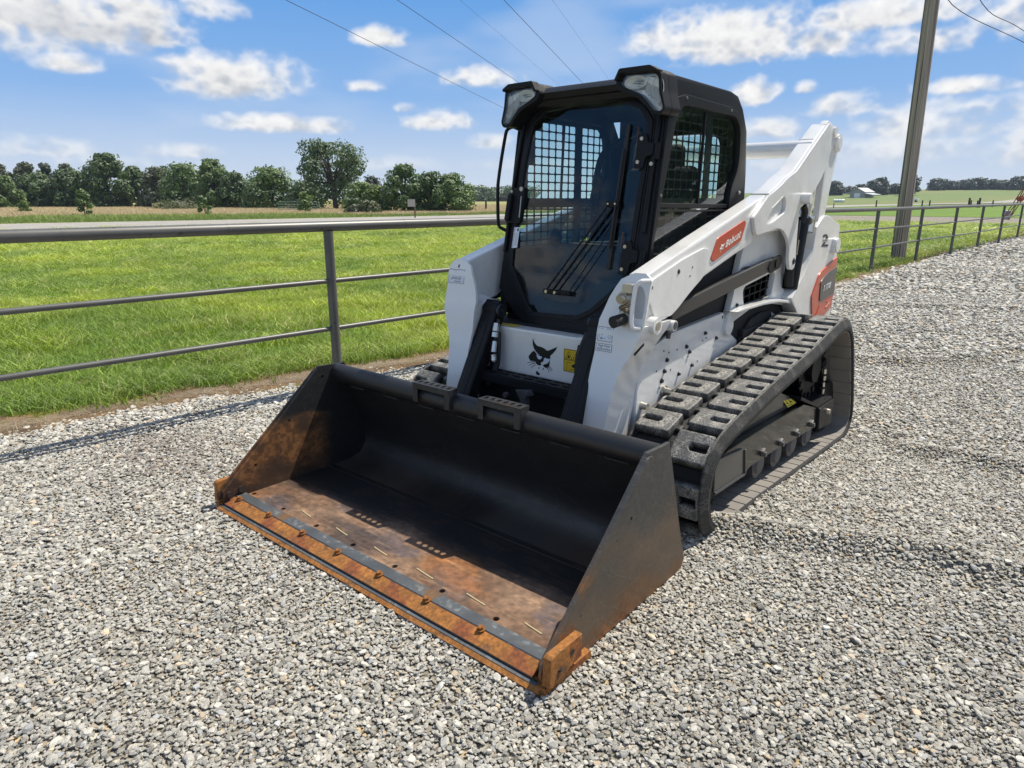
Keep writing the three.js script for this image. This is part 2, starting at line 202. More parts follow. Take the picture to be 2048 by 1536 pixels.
// ───────────────────────── sky ─────────────────────────
{
  const W = 4096, Hh = 2048, data = new Float32Array(W * Hh * 4), clouds = [];
  const put = (u, v, w, h, s, dark = 0) => { const r = ray(u, v); clouds.push({ az: Math.atan2(r.z, r.x), el: Math.asin(r.y), w: w / FPX * 1.0, h: h / FPX * 0.95, s, dark }); };
  // the clouds of the photograph
  for (const c of [[120, 45, 220, 60, 1, 0.7], [-120, 40, 220, 80, 1, 0.5], [255, 18, 90, 40, 0.9, 0.3], [470, 160, 150, 52, 1, 0.25], [400, 140, 90, 30, 0.9, 0.2], [130, 128, 62, 22, 0.75], [430, 20, 66, 30, 0.75], [250, 95, 60, 20, 0.55],
    [765, 78, 72, 22, 0.85], [722, 175, 48, 14, 0.75], [960, 160, 100, 26, 0.85], [880, 245, 90, 28, 0.95, 0.15], [815, 218, 34, 12, 0.7], [560, 252, 150, 22, 0.85], [350, 305, 80, 18, 0.7], [60, 300, 120, 26, 0.65], [980, 285, 60, 20, 0.7],
    [1460, 82, 215, 62, 1.05, 0.15], [1400, 95, 130, 40, 1, 0.2], [1600, 88, 110, 40, 0.95], [1800, 30, 190, 40, 0.95, 0.2], [1860, 80, 150, 36, 0.85], [2010, 40, 90, 50, 0.9], [1505, 190, 60, 30, 0.95], [1610, 178, 24, 14, 0.7],
    [1940, 175, 100, 18, 0.85], [1690, 215, 80, 30, 0.75], [1880, 250, 180, 50, 0.75], [1990, 215, 110, 26, 0.7], [1790, 300, 260, 36, 0.6], [1540, 262, 70, 26, 0.7], [1250, 210, 60, 30, 0.5], [1560, 330, 320, 22, 0.45], [760, 330, 200, 18, 0.4], [200, 330, 200, 20, 0.45], [640, 300, 60, 12, 0.5], [1130, 330, 220, 18, 0.4]]) put(...c);
  const r = rng(404), inside = clouds.length;
  for (let k = 0; k < 150; k++) { const el = 0.03 + 1.1 * r() * r() , az = (r() * 2 - 1) * Math.PI, s = 0.5 + el * 1.2; const d = V(Math.cos(el) * Math.cos(az), Math.sin(el), Math.cos(el) * Math.sin(az)); const f = d.dot(FWD), a = d.dot(RGT) / f, b = d.dot(UPV) / f; if (f > 0 && Math.abs(a) < 0.80 && b < 0.6 && b > -1) continue; clouds.push({ az, el, w: (0.08 + 0.12 * r()) * s * 1.4 / Math.max(0.35, Math.cos(el)), h: (0.022 + 0.03 * r()) * s * 1.6, s: 0.8 + 0.25 * r(), dark: 0.3 * r() }); }
  const stops = [[-0.2, [0.50, 0.58, 0.68]], [0, [0.53, 0.59, 0.67]], [0.06, [0.40, 0.505, 0.665]], [0.13, [0.215, 0.38, 0.655]], [0.25, [0.115, 0.295, 0.62]], [0.5, [0.075, 0.205, 0.47]], [1.0, [0.052, 0.14, 0.34]], [1.6, [0.048, 0.125, 0.30]]];
  const S = sun.position.clone().normalize();
  for (let j = 0; j < Hh; j++) {
    const el = ((j + 0.5) / Hh - 0.5) * Math.PI; let k = 0; while (k < stops.length - 2 && el > stops[k + 1][0]) k++;
    const base = mix3(stops[k][1], stops[k + 1][1], clamp((el - stops[k][0]) / (stops[k + 1][0] - stops[k][0]))), near = clouds.filter(c => el - c.el < c.h * 2.2 && c.el - el < c.h * 1.6), ce = Math.cos(el), se = Math.sin(el);
    for (let i = 0; i < W; i++) {
      const az = ((i + 0.5) / W - 0.5) * 2 * Math.PI; let c = base, q = (j * W + i) * 4;
      const sd = Math.max(0, ce * Math.cos(az) * S.x + se * S.y + ce * Math.sin(az) * S.z), glow = 0.10 * Math.pow(sd, 6) + 0.25 * Math.pow(sd, 40);
      c = [c[0] + glow, c[1] + glow, c[2] + glow * 0.95];
      if (el > -0.02) {
        let best = -1, dk = 0, rel = 0, n1 = -1, bl = 0;
        for (const o of near) {
          let da = az - o.az; if (da > Math.PI) da -= 2 * Math.PI; else if (da < -Math.PI) da += 2 * Math.PI; if (Math.abs(da) > o.w * 1.7) continue;
          if (n1 < 0) { bl = 1 - Math.abs(2 * fbm(az * 34 + 11, el * 52 + 5, 5, 510) - 1) * 1.5; n1 = 0.5 * fbm(az * 22 + 40, el * 34 + 9, 6, 500) + 0.5 * (0.25 + 0.5 * bl) ; }
          const de = el - o.el, qq = (da / o.w) ** 2 + (de / (de > 0 ? o.h * 1.2 : o.h * 0.72)) ** 2, d = (0.88 - qq + 2.2 * (n1 - 0.53)) * o.s;
          if (d > best) { best = d; dk = o.dark; rel = de / o.h; }
        }
        const veil = 0.28 * sstep(0.45, 0.8, fbm(az * 5, el * 16, 4, 530)) * sstep(0, 0.05, el) ;
        c = mix3(c, [0.6, 0.64, 0.70], veil);
        if (best > 0) {
          const a = sstep(0.0, 0.9, best) * 0.94, n2 = fbm(az * 90 + 7, el * 130 + 3, 5, 540);
          let l = 0.50 + 0.27 * sstep(-0.9, 0.9, rel * 0.8 + (bl - 0.55) * 1.8) + 0.16 * (n2 - 0.5) - dk * 0.30 * sstep(0.3, 1.2, best) * sstep(0.9, -0.4, rel);
          const t = clamp((l - 0.45) * 4); c = mix3(c, mix3([l * 0.93, l * 0.965, l * 1.03], [l, l * 0.985, l * 0.965], t), a * (0.62 + 0.38 * sstep(0.02, 0.12, el)));
        }
      }
      data[q] = c[0]; data[q + 1] = c[1]; data[q + 2] = c[2]; data[q + 3] = 1;
    }
  }
  const sky = new THREE.DataTexture(data, W, Hh, THREE.RGBAFormat, THREE.FloatType); sky.mapping = THREE.EquirectangularReflectionMapping; sky.magFilter = sky.minFilter = THREE.LinearFilter; sky.needsUpdate = true;
  scene.background = sky; scene.environment = sky;
}

// ───────────────────────── the land ─────────────────────────
const ridges = [{ p: [[0.95, 0.55], [1.05, 0.49], [1.29, 0.385], [1.52, 0.31], [1.75, 0.2], [2.08, 0.13], [2.7, 0.08]], h: 0.062, w: 0.1 }, { p: [[-0.3, -3.9], [0.37, -3.94], [0.8, -4.04], [1.25, -4.47], [1.67, -5.13], [2.3, -6.0]], h: 0.07, w: 0.13 }, { p: [[1.4, -1.5], [1.72, -1.555], [1.97, -1.59], [2.6, -1.62]], h: 0.05, w: 0.1 }, { p: [[-1.7, 2.1], [-1.0, 2.6], [0.2, 2.9]], h: 0.02, w: 0.2 }, { p: [[-0.5, -7.4], [1.5, -8.2], [4, -9.2], [9, -10]], h: 0.04, w: 0.22 }];
function segDist(p, x, z) { let m = 99; for (let i = 1; i < p.length; i++) { const a = p[i - 1], b = p[i], dx = b[0] - a[0], dz = b[1] - a[1], t = clamp(((x - a[0]) * dx + (z - a[1]) * dz) / (dx * dx + dz * dz)); m = Math.min(m, Math.hypot(x - a[0] - dx * t, z - a[1] - dz * t)); } return m; }
const EDGE = [[-60, 1.4], [-33, -0.35], [-19.8, -1.05], [-9.75, -1.28], [-3, -2.25], [-1, -2.55], [0.35, -2.84], [1.46, -3.14], [2.33, -3.2], [6, -3.75], [14, -5]];   // where the gravel ends, x at z
const edgeX = z => piece(EDGE, z);
function dip(x, z) { return -0.10 * sstep(0.45, -1.5, z) * sstep(-7, -3.2, z) * sstep(-2.0, 0.2, x) * sstep(6, 2.6, x); }
function hillAt(x, z) { const dx = x - EYE.x, dz = z - EYE.z, r = Math.hypot(dx, dz); if (r < 250) return 0; const phi = Math.atan2(dx, -dz); return 8.3 * sstep(330, 640, r) * sstep(-0.72, -0.2, phi) * sstep(1.2, 0.6, phi) * sstep(2200, 800, r) + 0.6 * sstep(250, 500, r) * fbm(x * 0.008, z * 0.008, 3, 600); }
function H(x, z) { let h = hillAt(x, z) + dip(x, z); return h; }
function yardH(x, z) { let h = dip(x, z) + 0.035 * (fbm(x * 0.7 + 9, z * 0.7 + 4, 3, 610) - 0.5) * sstep(0, 0.8, Math.max(Math.abs(x) - 1.1, Math.abs(z - 0.4) - 1.7)) + 0.012 * (fbm(x * 5, z * 5, 2, 612) - 0.5); if (Math.hypot(x - EYE.x, z - EYE.z) < 14) for (const r of ridges) { const d = segDist(r.p, x, z); if (d < r.w * 3) h += r.h * Math.exp(-((d / r.w) ** 2)) * (0.7 + 0.6 * vnoise(x * 6, z * 6, 614)); } return h; }

function sheet(xs, zs, hf, keep, colour, uvk = 1) {
  const pos = [], uv = [], col = [], idx = [], id = new Map();
  const vert = (i, j) => { const k = i * zs.length + j; let n = id.get(k); if (n === undefined) { n = pos.length / 3; id.set(k, n); const x = typeof xs[0] === 'function' ? xs[i](zs[j]) : xs[i], z = zs[j]; pos.push(x, hf(x, z), z); uv.push(x * uvk, z * uvk); if (colour) col.push(...colour(x, z)); } return n; };
  for (let i = 0; i + 1 < xs.length; i++) for (let j = 0; j + 1 < zs.length; j++) { if (keep && !keep(i, j)) continue; const a = vert(i, j), b = vert(i + 1, j), c = vert(i + 1, j + 1), d = vert(i, j + 1); idx.push(a, d, c, a, c, b); }
  const g = new THREE.BufferGeometry(); g.setAttribute('position', new THREE.Float32BufferAttribute(pos, 3)); g.setAttribute('uv', new THREE.Float32BufferAttribute(uv, 2)); if (colour) g.setAttribute('color', new THREE.Float32BufferAttribute(col, 3)); g.setIndex(idx); g.computeVertexNormals(); return g;
}
const range = (a, b, n) => Array.from({ length: n + 1 }, (_, i) => a + (b - a) * i / n);

// pasture to the horizon: one round sheet
const turfTex = tex(512, 512, (u, v) => { const n = fbm(u * 24, v * 24, 5, 161, 24), g = fbm(u * 100, v * 100, 2, 163, 100); const c = mix3([88, 104, 52], [128, 132, 84], n), k = 0.75 + 0.5 * g; return c.map(x => x * k); });
const mPasture = std({ map: rep(turfTex, 0.12), roughness: 1, vertexColors: true });
{
  const pos = [], uv = [], col = [], idx = [], NA = 240, radii = [0, 3, 8, 16, 28, 42, 60, 80, 110, 150, 190, 230, 270, 310, 350, 390, 430, 470, 510, 560, 610, 680, 780, 1000, 1400, 2000, 3200];
  for (let k = 0; k < radii.length; k++) for (let a = 0; a < NA; a++) {
    const t = a / NA * 2 * Math.PI, x = EYE.x + radii[k] * Math.cos(t), z = EYE.z + radii[k] * Math.sin(t); pos.push(x, H(x, z) - 0.14, z); uv.push(x, z);
    const n = fbm(x * 0.02, z * 0.02, 3, 171), left = sstep(-0.5, -0.75, Math.atan2(x - EYE.x, -(z - EYE.z))), r = radii[k]; let c = mix3([0.78, 0.92, 0.62], [1.0, 0.95, 0.72], n);
    c = mix3(c, [2.0, 1.5, 1.5], left * sstep(66, 100, r) * (0.75 + 0.5 * (n - 0.5))); c = mix3(c, [0.88, 1.0, 0.8], (1 - left) * sstep(300, 420, r)); c = mix3(c, [1.2, 1.0, 0.95], (1 - left) * 0.7 * sstep(0.5, 0.62, fbm(x * 0.012 + 5, z * 0.02, 3, 173)) * sstep(150, 260, r)); col.push(...c);
  }
  for (let k = 0; k + 1 < radii.length; k++) for (let a = 0; a < NA; a++) { const b = (a + 1) % NA; idx.push(k * NA + a, (k + 1) * NA + b, (k + 1) * NA + a, k * NA + a, k * NA + b, (k + 1) * NA + b); }
  const g = new THREE.BufferGeometry(); g.setAttribute('position', new THREE.Float32BufferAttribute(pos, 3)); g.setAttribute('uv', new THREE.Float32BufferAttribute(uv, 2)); g.setAttribute('color', new THREE.Float32BufferAttribute(col, 3)); g.setIndex(idx); g.computeVertexNormals();
  struct('ground', g, mPasture);
}
// road along the far side of the lawn
const ROADC = [[-420, -22], [-350, -30], [-210, -40.5], [-150, -41], [-70, -38.6], [-40, -37.6], [-25, -40.2], [-10, -43], [10, -45.5], [60, -52]], roadX = z => piece(ROADC, z), ROADW = 5.4;
const roadTex = tex(512, 512, (u, v) => { const n = fbm(u * 5, v * 5, 5, 181, 5), g = fbm(u * 120, v * 120, 2, 183, 120); const c = mix3([150, 146, 140], [176, 170, 160], n), k = 0.86 + 0.28 * g; return c.map(x => x * k); });
{
  const zs = range(-420, 60, 160), xs = [-ROADW, -ROADW * 0.8, 0, ROADW * 0.8, ROADW].map(o => z => roadX(z) + o);
  struct('road', sheet(xs, zs, (x, z) => H(x, z) + 0.03, null, (x, z) => { const o = Math.abs(x - roadX(z)); return o > ROADW * 0.85 ? [1.12, 1.06, 0.92] : [0.86, 0.86, 0.86]; }), std({ map: rep(roadTex, 0.25), roughness: 0.95, vertexColors: true }));
  struct('driveway', sheet(range(-34, 14, 40), range(-66, -50, 6), (x, z) => 0.0 + 0.05 * Math.sin((z + 58) / 16 * 3.1416 + 1.57), null, () => [0.95, 0.93, 0.9]), mGravel);
}
// the gravel yard
{
  const cg = (x, z) => { const n = fbm(x * 0.9, z * 0.9, 4, 191), p = Math.exp(-(((x + 2.0) / 0.55) ** 2 + ((z - 1.75) / 0.35) ** 2)) * 0.8; let c = mix3([0.9, 0.9, 0.89], [1.08, 1.06, 1.03], n); return mix3(c, [0.62, 0.55, 0.48], p * sstep(0.35, 0.6, n)); };
  const fine = 0.05, zs = []; for (let z = -60; z < -12; z += 1) zs.push(z); for (let z = -12; z < -4; z += 0.16) zs.push(z); for (let z = -4; z < 4; z += fine) zs.push(z); for (let z = 4; z <= 14; z += 0.5) zs.push(z);
  const off = []; for (let t = 0; t < 7.2; t += fine) off.push(t); for (let t = 7.2; t < 14; t += 0.2) off.push(t); for (let t = 14; t <= 70; t += 2) off.push(t);
  struct('gravel_yard', sheet(off.map(t => z => edgeX(z) + t), zs, (x, z) => yardH(x, z) - 0.004, null, cg), mGravel);
}
// bare soil strip between gravel and lawn
const soilTex = tex(512, 512, (u, v) => { const n = fbm(u * 8, v * 8, 5, 201, 8), g = fbm(u * 70, v * 70, 3, 203, 70), m = sstep(0.52, 0.66, fbm(u * 5, v * 5, 4, 205, 5)); let c = mix3([78, 62, 42], [132, 108, 76], n); c = mix3(c, [104, 104, 30], m * 0.85); const k = 0.7 + 0.6 * g; return c.map(x => x * k); });
const soilW = z => 0.24 + 0.26 * (fbm(z * 1.3, 5, 3, 211) - 0.5) + 0.06 * Math.sin(z * 2.2);
{ const zs = range(-45, 6, 260); struct('soil_strip', sheet([z => edgeX(z) - 1.0, z => edgeX(z) - soilW(z), z => edgeX(z) - 0.18, z => edgeX(z) + 0.1, z => edgeX(z) + 0.16], zs, (x, z) => 0.012 + 0.02 * fbm(x * 6, z * 6, 2, 213) - 0.03 * sstep(0.02, 0.16, x - edgeX(z)) + 0.006 * sstep(-0.02, -0.3, x - edgeX(z))), std({ map: rep(soilTex, 0.8), roughness: 1, bumpMap: rep(grainBump, 6), bumpScale: 0.006 })); }
// mown lawn
const lawnTex = tex(1024, 1024, (u, v) => { const n = fbm(u * 14, v * 14, 5, 221, 14), g = fbm(u * 200, v * 120, 2, 223, 200); const c = mix3([66, 94, 16], [122, 146, 34], n), k = 0.6 + 0.8 * g; return c.map(x => x * k); });
const lawnL = z => z > -46 ? roadX(z) + ROADW + 0.6 : -30;
struct('lawn', sheet([z => lawnL(z), z => lerp(lawnL(z), edgeX(z), 0.35), z => lerp(lawnL(z), edgeX(z), 0.7), z => lerp(lawnL(z), edgeX(z), 0.9), z => edgeX(z) - soilW(z) - 0.05], range(-49, 14, 90), (x, z) => 0.02, null, (x, z) => { const n = fbm(x * 0.4, z * 0.4, 3, 225); return mix3([0.9, 0.95, 0.9], [1.15, 1.05, 0.95], n); }), std({ map: rep(lawnTex, 0.4), roughness: 1, vertexColors: true }));
struct('far_lawn', sheet([z => roadX(z) + ROADW + 0.6, z => -20, z => -4, z => 20], range(-200, -67, 24), (x, z) => 0.0, null, (x, z) => { const n = fbm(x * 0.1, z * 0.1, 3, 227); return mix3([0.8, 0.9, 0.85], [1.15, 1.05, 1.1], n); }), std({ map: rep(lawnTex, 0.3), roughness: 1, vertexColors: true }));

// loose stones
{
  const group = new THREE.Group(); group.name = 'loose_gravel'; group.userData = { kind: 'stuff', label: 'pale grey crushed limestone covering the yard around the loader', category: 'gravel' }; scene.add(group);
  const r = rng(1001), V0 = 9, lists = Array.from({ length: V0 }, () => []);
  const bands = [[0.8, 3.0, 10200, 0.0071], [3.0, 5.0, 7600, 0.0079], [5.0, 8.0, 3700, 0.0106], [8.0, 13, 1050, 0.017], [13, 22, 290, 0.028], [22, 40, 70, 0.048]];
  const under = (x, z) => (Math.abs(x) < 1.0 && z > 1.02 && z < 1.93) || (Math.abs(x) < 0.5 && z > -2.1 && z < 0.9);
  for (const [d0, d1, dens, size] of bands) {
    const n = Math.floor(dens * Math.PI * (d1 * d1 - d0 * d0) * 0.29);
    for (let k = 0; k < n; k++) {
      const d = Math.sqrt(lerp(d0 * d0, d1 * d1, r())), a = YAW + (r() - 0.5) * 0.29 * 2 * Math.PI, x = EYE.x + d * Math.sin(a), z = EYE.z - d * Math.cos(a), e = edgeX(z) + 0.03 * Math.sin(z * 9) + 0.05 * vnoise(z * 7, 2, 7);
      const s0 = r(), s1 = r(), s2 = r(), s3 = r(), s4 = r(), s5 = r(), s6 = r();
      if (x < e - 0.05 + (s6 < 0.02 ? -0.3 : 0) || under(x, z)) continue;
      const y = yardH(x, z); if (!inView(x, y, z, 0.8)) continue;
      const sc = size * (0.5 + 0.8 * s0 * s0 + 0.25 * s1 + (s1 > 0.94 ? 1.0 * s2 : 0)) * (x < -0.8 && z < 4 ? 1.15 : 1);
      const t = fbm(x * 1.3, z * 1.3, 2, 197), p = Math.exp(-(((x + 2.0) / 0.55) ** 2 + ((z - 1.75) / 0.35) ** 2));
      let g = lerp(0.48, 0.84, s3 * s3 * 0.4 + s3 * 0.6) * (0.92 + 0.16 * t); if (s4 < 0.12) g *= 0.6; let c = [g * 1.0, g * 0.95, g * 0.825]; if (s4 > 0.955) c = [g * 1.02, g * 0.83, g * 0.60]; else if (s4 > 0.9) c = [g * 0.90, g * 0.90, g * 0.88]; if (r() < p * 0.6) c = [g * 0.62, g * 0.54, g * 0.46];
      lists[k % V0].push([x, y + sc * (0.05 + 0.5 * s5), z, sc, s2 * 6.28, (s5 - 0.5) * 0.75, (s6 - 0.5) * 0.75, c]);
    }
  }
  for (let v = 0; v < V0; v++) {
    const q = rng(50 + v), g = new THREE.IcosahedronGeometry(1, 1), p = g.attributes.position, cuts = Array.from({ length: 10 }, (_, k) => [V(q() - 0.5, k ? q() - 0.5 : 1.2, q() - 0.5).normalize(), 0.42 + 0.34 * q()]), sx = 1.0 + 0.6 * q(), sy = 0.55 + 0.3 * q(), sz = 0.75 + 0.35 * q();
    for (let i = 0; i < p.count; i++) { const w = V().fromBufferAttribute(p, i); for (const [n, d] of cuts) { const e = w.dot(n) - d; if (e > 0) w.addScaledVector(n, -e); } p.setXYZ(i, w.x * sx, w.y * sy, w.z * sz); }
    const geo = crease(g, 0.2), m = new THREE.InstancedMesh(geo, stoneMat, lists[v].length); m.name = 'stones'; m.castShadow = m.receiveShadow = true;
    const M = new THREE.Matrix4(), Q = new THREE.Quaternion(), E = new THREE.Euler(), P = V(), Sc = V(), K = new THREE.Color();
    lists[v].forEach((o, i) => { E.set(o[5], o[4], o[6]); Q.setFromEuler(E); M.compose(P.set(o[0], o[1], o[2]), Q, Sc.setScalar(o[3])); m.setMatrixAt(i, M); m.setColorAt(i, K.setRGB(...o[7])); });
    group.add(m);
  }
}

// grass blades
function clump(seed, blades, rad, h0, h1, w, lean) {
  const r = rng(seed), pos = [], uv = [], idx = [];
  for (let b = 0; b < blades; b++) {
    const a = r() * 6.28, d = rad * Math.sqrt(r()), x = d * Math.cos(a), z = d * Math.sin(a), f = r() * 6.28, h = lerp(h0, h1, r()), l = h * lean * (0.4 + r()), ww = w * (0.7 + 0.6 * r()), n = pos.length / 3, cx = Math.cos(f), cz = Math.sin(f), g = r() * 6.28, lx = Math.cos(g), lz = Math.sin(g);
    for (let k = 0; k < 3; k++) { const t = k / 2.6, q = ww * (1 - t * 0.75) / 2, X = x + lx * l * t * t, Y = h * t * (1 - 0.25 * t * lean), Z = z + lz * l * t * t; pos.push(X - cx * q, Y, Z - cz * q, X + cx * q, Y, Z + cz * q); uv.push(0, t, 1, t); }
    pos.push(x + lx * l, h * (1 - 0.25 * lean), z + lz * l); uv.push(0.5, 1); idx.push(n, n + 1, n + 3, n, n + 3, n + 2, n + 2, n + 3, n + 5, n + 2, n + 5, n + 4, n + 4, n + 5, n + 6);
  }
  const g = new THREE.BufferGeometry(); g.setAttribute('position', new THREE.Float32BufferAttribute(pos, 3)); g.setAttribute('uv', new THREE.Float32BufferAttribute(uv, 2)); g.setIndex(idx); g.computeVertexNormals(); return g;
}
const bladeMat = phy({ color: lin(1, 1, 1), roughness: 0.75, side: THREE.DoubleSide, transmission: 0.4, thickness: 0 });
function scatter(name, geos, mat, list, info) {
  const grp = new THREE.Group(); grp.name = name; grp.userData = { kind: 'stuff', ...info }; scene.add(grp);
  const M = new THREE.Matrix4(), Q = new THREE.Quaternion(), P = V(), Sc = V(), K = new THREE.Color(), Y = V(0, 1, 0);
  geos.forEach((g, v) => { const L = list.filter((_, i) => i % geos.length === v), m = new THREE.InstancedMesh(g, mat, L.length); m.name = 'blades'; m.castShadow = m.receiveShadow = true; L.forEach((o, i) => { Q.setFromAxisAngle(Y, o[4]); M.compose(P.set(o[0], o[1], o[2]), Q, Sc.set(o[3], o[3] * (o[6] || 1), o[3])); m.setMatrixAt(i, M); m.setColorAt(i, K.setRGB(...o[5])); }); grp.add(m); });
}
{
  const r = rng(2002), L = [], bands = [[2.5, 7, 330, 1], [7, 12, 190, 1.2], [12, 20, 84, 1.6], [20, 34, 32, 2.3], [34, 52, 11, 3.4]];
  for (const [d0, d1, dens, sc] of bands) {
    const n = Math.floor(dens * Math.PI * (d1 * d1 - d0 * d0) * 0.29);
    for (let k = 0; k < n; k++) {
      const d = Math.sqrt(lerp(d0 * d0, d1 * d1, r())), a = YAW + (r() - 0.5) * 0.29 * 2 * Math.PI, x = EYE.x + d * Math.sin(a), z = EYE.z - d * Math.cos(a), s0 = r(), s1 = r(), s2 = r(), s3 = r();
      const e = edgeX(z) - soilW(z) - 0.02 + 0.16 * (fbm(x * 3, z * 3, 2, 231) - 0.5); if (x > e + (s3 < 0.012 ? 0.3 : 0) || x < lawnL(z) - 0.4 || z < -49 || !inView(x, 0, z, 0.8)) continue;
      const n1 = fbm(x * 0.45, z * 0.45, 4, 233), n2 = fbm(x * 2.3, z * 2.3, 3, 235), tall = e - x < 0.45 ? 1.5 : n2 > 0.66 ? 1.45 : 1, lush = sstep(9, 3.5, d);
      let c = mix3([0.20, 0.335, 0.022], [0.49, 0.575, 0.055], clamp(sstep(0.3, 0.7, n1) * 0.8 + (n2 - 0.5) * 0.9 + 0.2)); c = mix3(c, [0.13, 0.29, 0.025], lush * 0.5 * sstep(0.35, 0.6, n2)); if (s2 > 0.95) c = mix3(c, [0.6, 0.52, 0.25], 0.7); const q = 0.62 + 0.7 * s1 * s3 + 0.25 * s2; c = c.map(t => t * q);
      L.push([x, 0.015, z, sc * (0.75 + 0.55 * s0) * tall * (0.75 + 0.5 * n2), s1 * 6.28, c, sc > 1 ? 1.15 / Math.sqrt(sc) / Math.sqrt(sc) * (sc > 2 ? 1.3 : 1.1) : 1]);
    }
  }
  scatter('lawn_grass', [clump(1, 26, 0.085, 0.035, 0.085, 0.0055, 0.9), clump(2, 24, 0.09, 0.03, 0.1, 0.005, 1.1), clump(3, 18, 0.08, 0.03, 0.07, 0.009, 1.0), clump(4, 26, 0.09, 0.03, 0.09, 0.0055, 0.7)], bladeMat, L, { label: 'mown bright green lawn between the pipe fence and the road', category: 'grass' });
  // dry straw and moss on the soil strip
  const D = []; for (let k = 0; k < 6500; k++) { const z = lerp(-14, 3.4, r() ** 0.6), x = edgeX(z) - r() * (soilW(z) + 0.1), s = r(); if (!inView(x, 0, z, 0.5)) continue; D.push([x, 0.015, z, 0.5 + 0.5 * s, r() * 6.28, mix3([0.30, 0.21, 0.12], [0.55, 0.44, 0.27], r()), 0.45]); }
  scatter('dry_grass', [clump(11, 9, 0.07, 0.04, 0.09, 0.003, 2.6), clump(12, 7, 0.06, 0.03, 0.08, 0.003, 3)], bladeMat, D, { label: 'dry brown grass litter along the edge of the gravel', category: 'dry grass' });
  // rough verge beyond the road and the dry hay field
  const T = [], F = []; for (let k = 0; k < 90000; k++) { const d = 45 + 125 * r() ** 1.2, a = YAW + (r() - 0.5) * 1.5, x = EYE.x + d * Math.sin(a), z = EYE.z - d * Math.cos(a), rx = roadX(z) - ROADW, o = rx - x, s = r(); if (o < 0.7 || d > 172) continue; const n = fbm(x * 0.12, z * 0.12, 3, 241); if (o < 19 + 12 * (n - 0.5) - 10 * sstep(-15, -45, z)) { const hh = sstep(2, 7, o); T.push([x, H(x, z) - 0.1, z, (0.6 + 0.4 * hh * s + 0.3 * n) * 0.62, s * 6.28, mix3([0.15, 0.25, 0.035], [0.35, 0.42, 0.09], clamp(n + 0.5 * (r() - 0.5))), 0.55 + 0.6 * hh]); } else F.push([x, H(x, z) - 0.1, z, 0.8 + 0.5 * s, s * 6.28, mix3([0.50, 0.39, 0.22], [0.66, 0.53, 0.32], r()), 0.75]); }
  scatter('roadside_weeds', [clump(21, 14, 0.5, 0.3, 0.75, 0.06, 0.6), clump(22, 12, 0.5, 0.2, 0.6, 0.08, 0.7)], bladeMat, T, { label: 'rough green weeds between the road and the dry field', category: 'weeds' });
  scatter('hay_grass', [clump(31, 16, 0.6, 0.35, 0.6, 0.035, 0.5), clump(32, 16, 0.6, 0.3, 0.55, 0.03, 0.7)], bladeMat, F, { label: 'dry tan grass field in front of the tree line', category: 'dry field' });
}

// ───────────────────────── trees and far things ─────────────────────────
const leafTex = tex(64, 64, (u, v) => { const n = 200 + 55 * fbm(u * 10, v * 10, 3, 251, 10); return [n, n, n]; });
const leafMat = phy({ color: lin(1, 1, 1), map: leafTex, roughness: 0.65, vertexColors: true, side: THREE.DoubleSide, transmission: 0.5, thickness: 0 });
const barkMat = std({ color: lin(0.07, 0.058, 0.045), roughness: 0.95, bumpMap: grainBump, bumpScale: 0.02 });
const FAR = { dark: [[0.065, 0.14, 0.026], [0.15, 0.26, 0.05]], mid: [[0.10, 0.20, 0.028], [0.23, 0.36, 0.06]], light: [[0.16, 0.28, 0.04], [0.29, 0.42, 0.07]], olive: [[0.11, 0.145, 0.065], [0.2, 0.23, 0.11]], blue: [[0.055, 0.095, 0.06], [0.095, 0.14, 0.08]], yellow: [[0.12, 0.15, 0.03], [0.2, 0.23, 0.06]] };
let treeSeed = 3000;
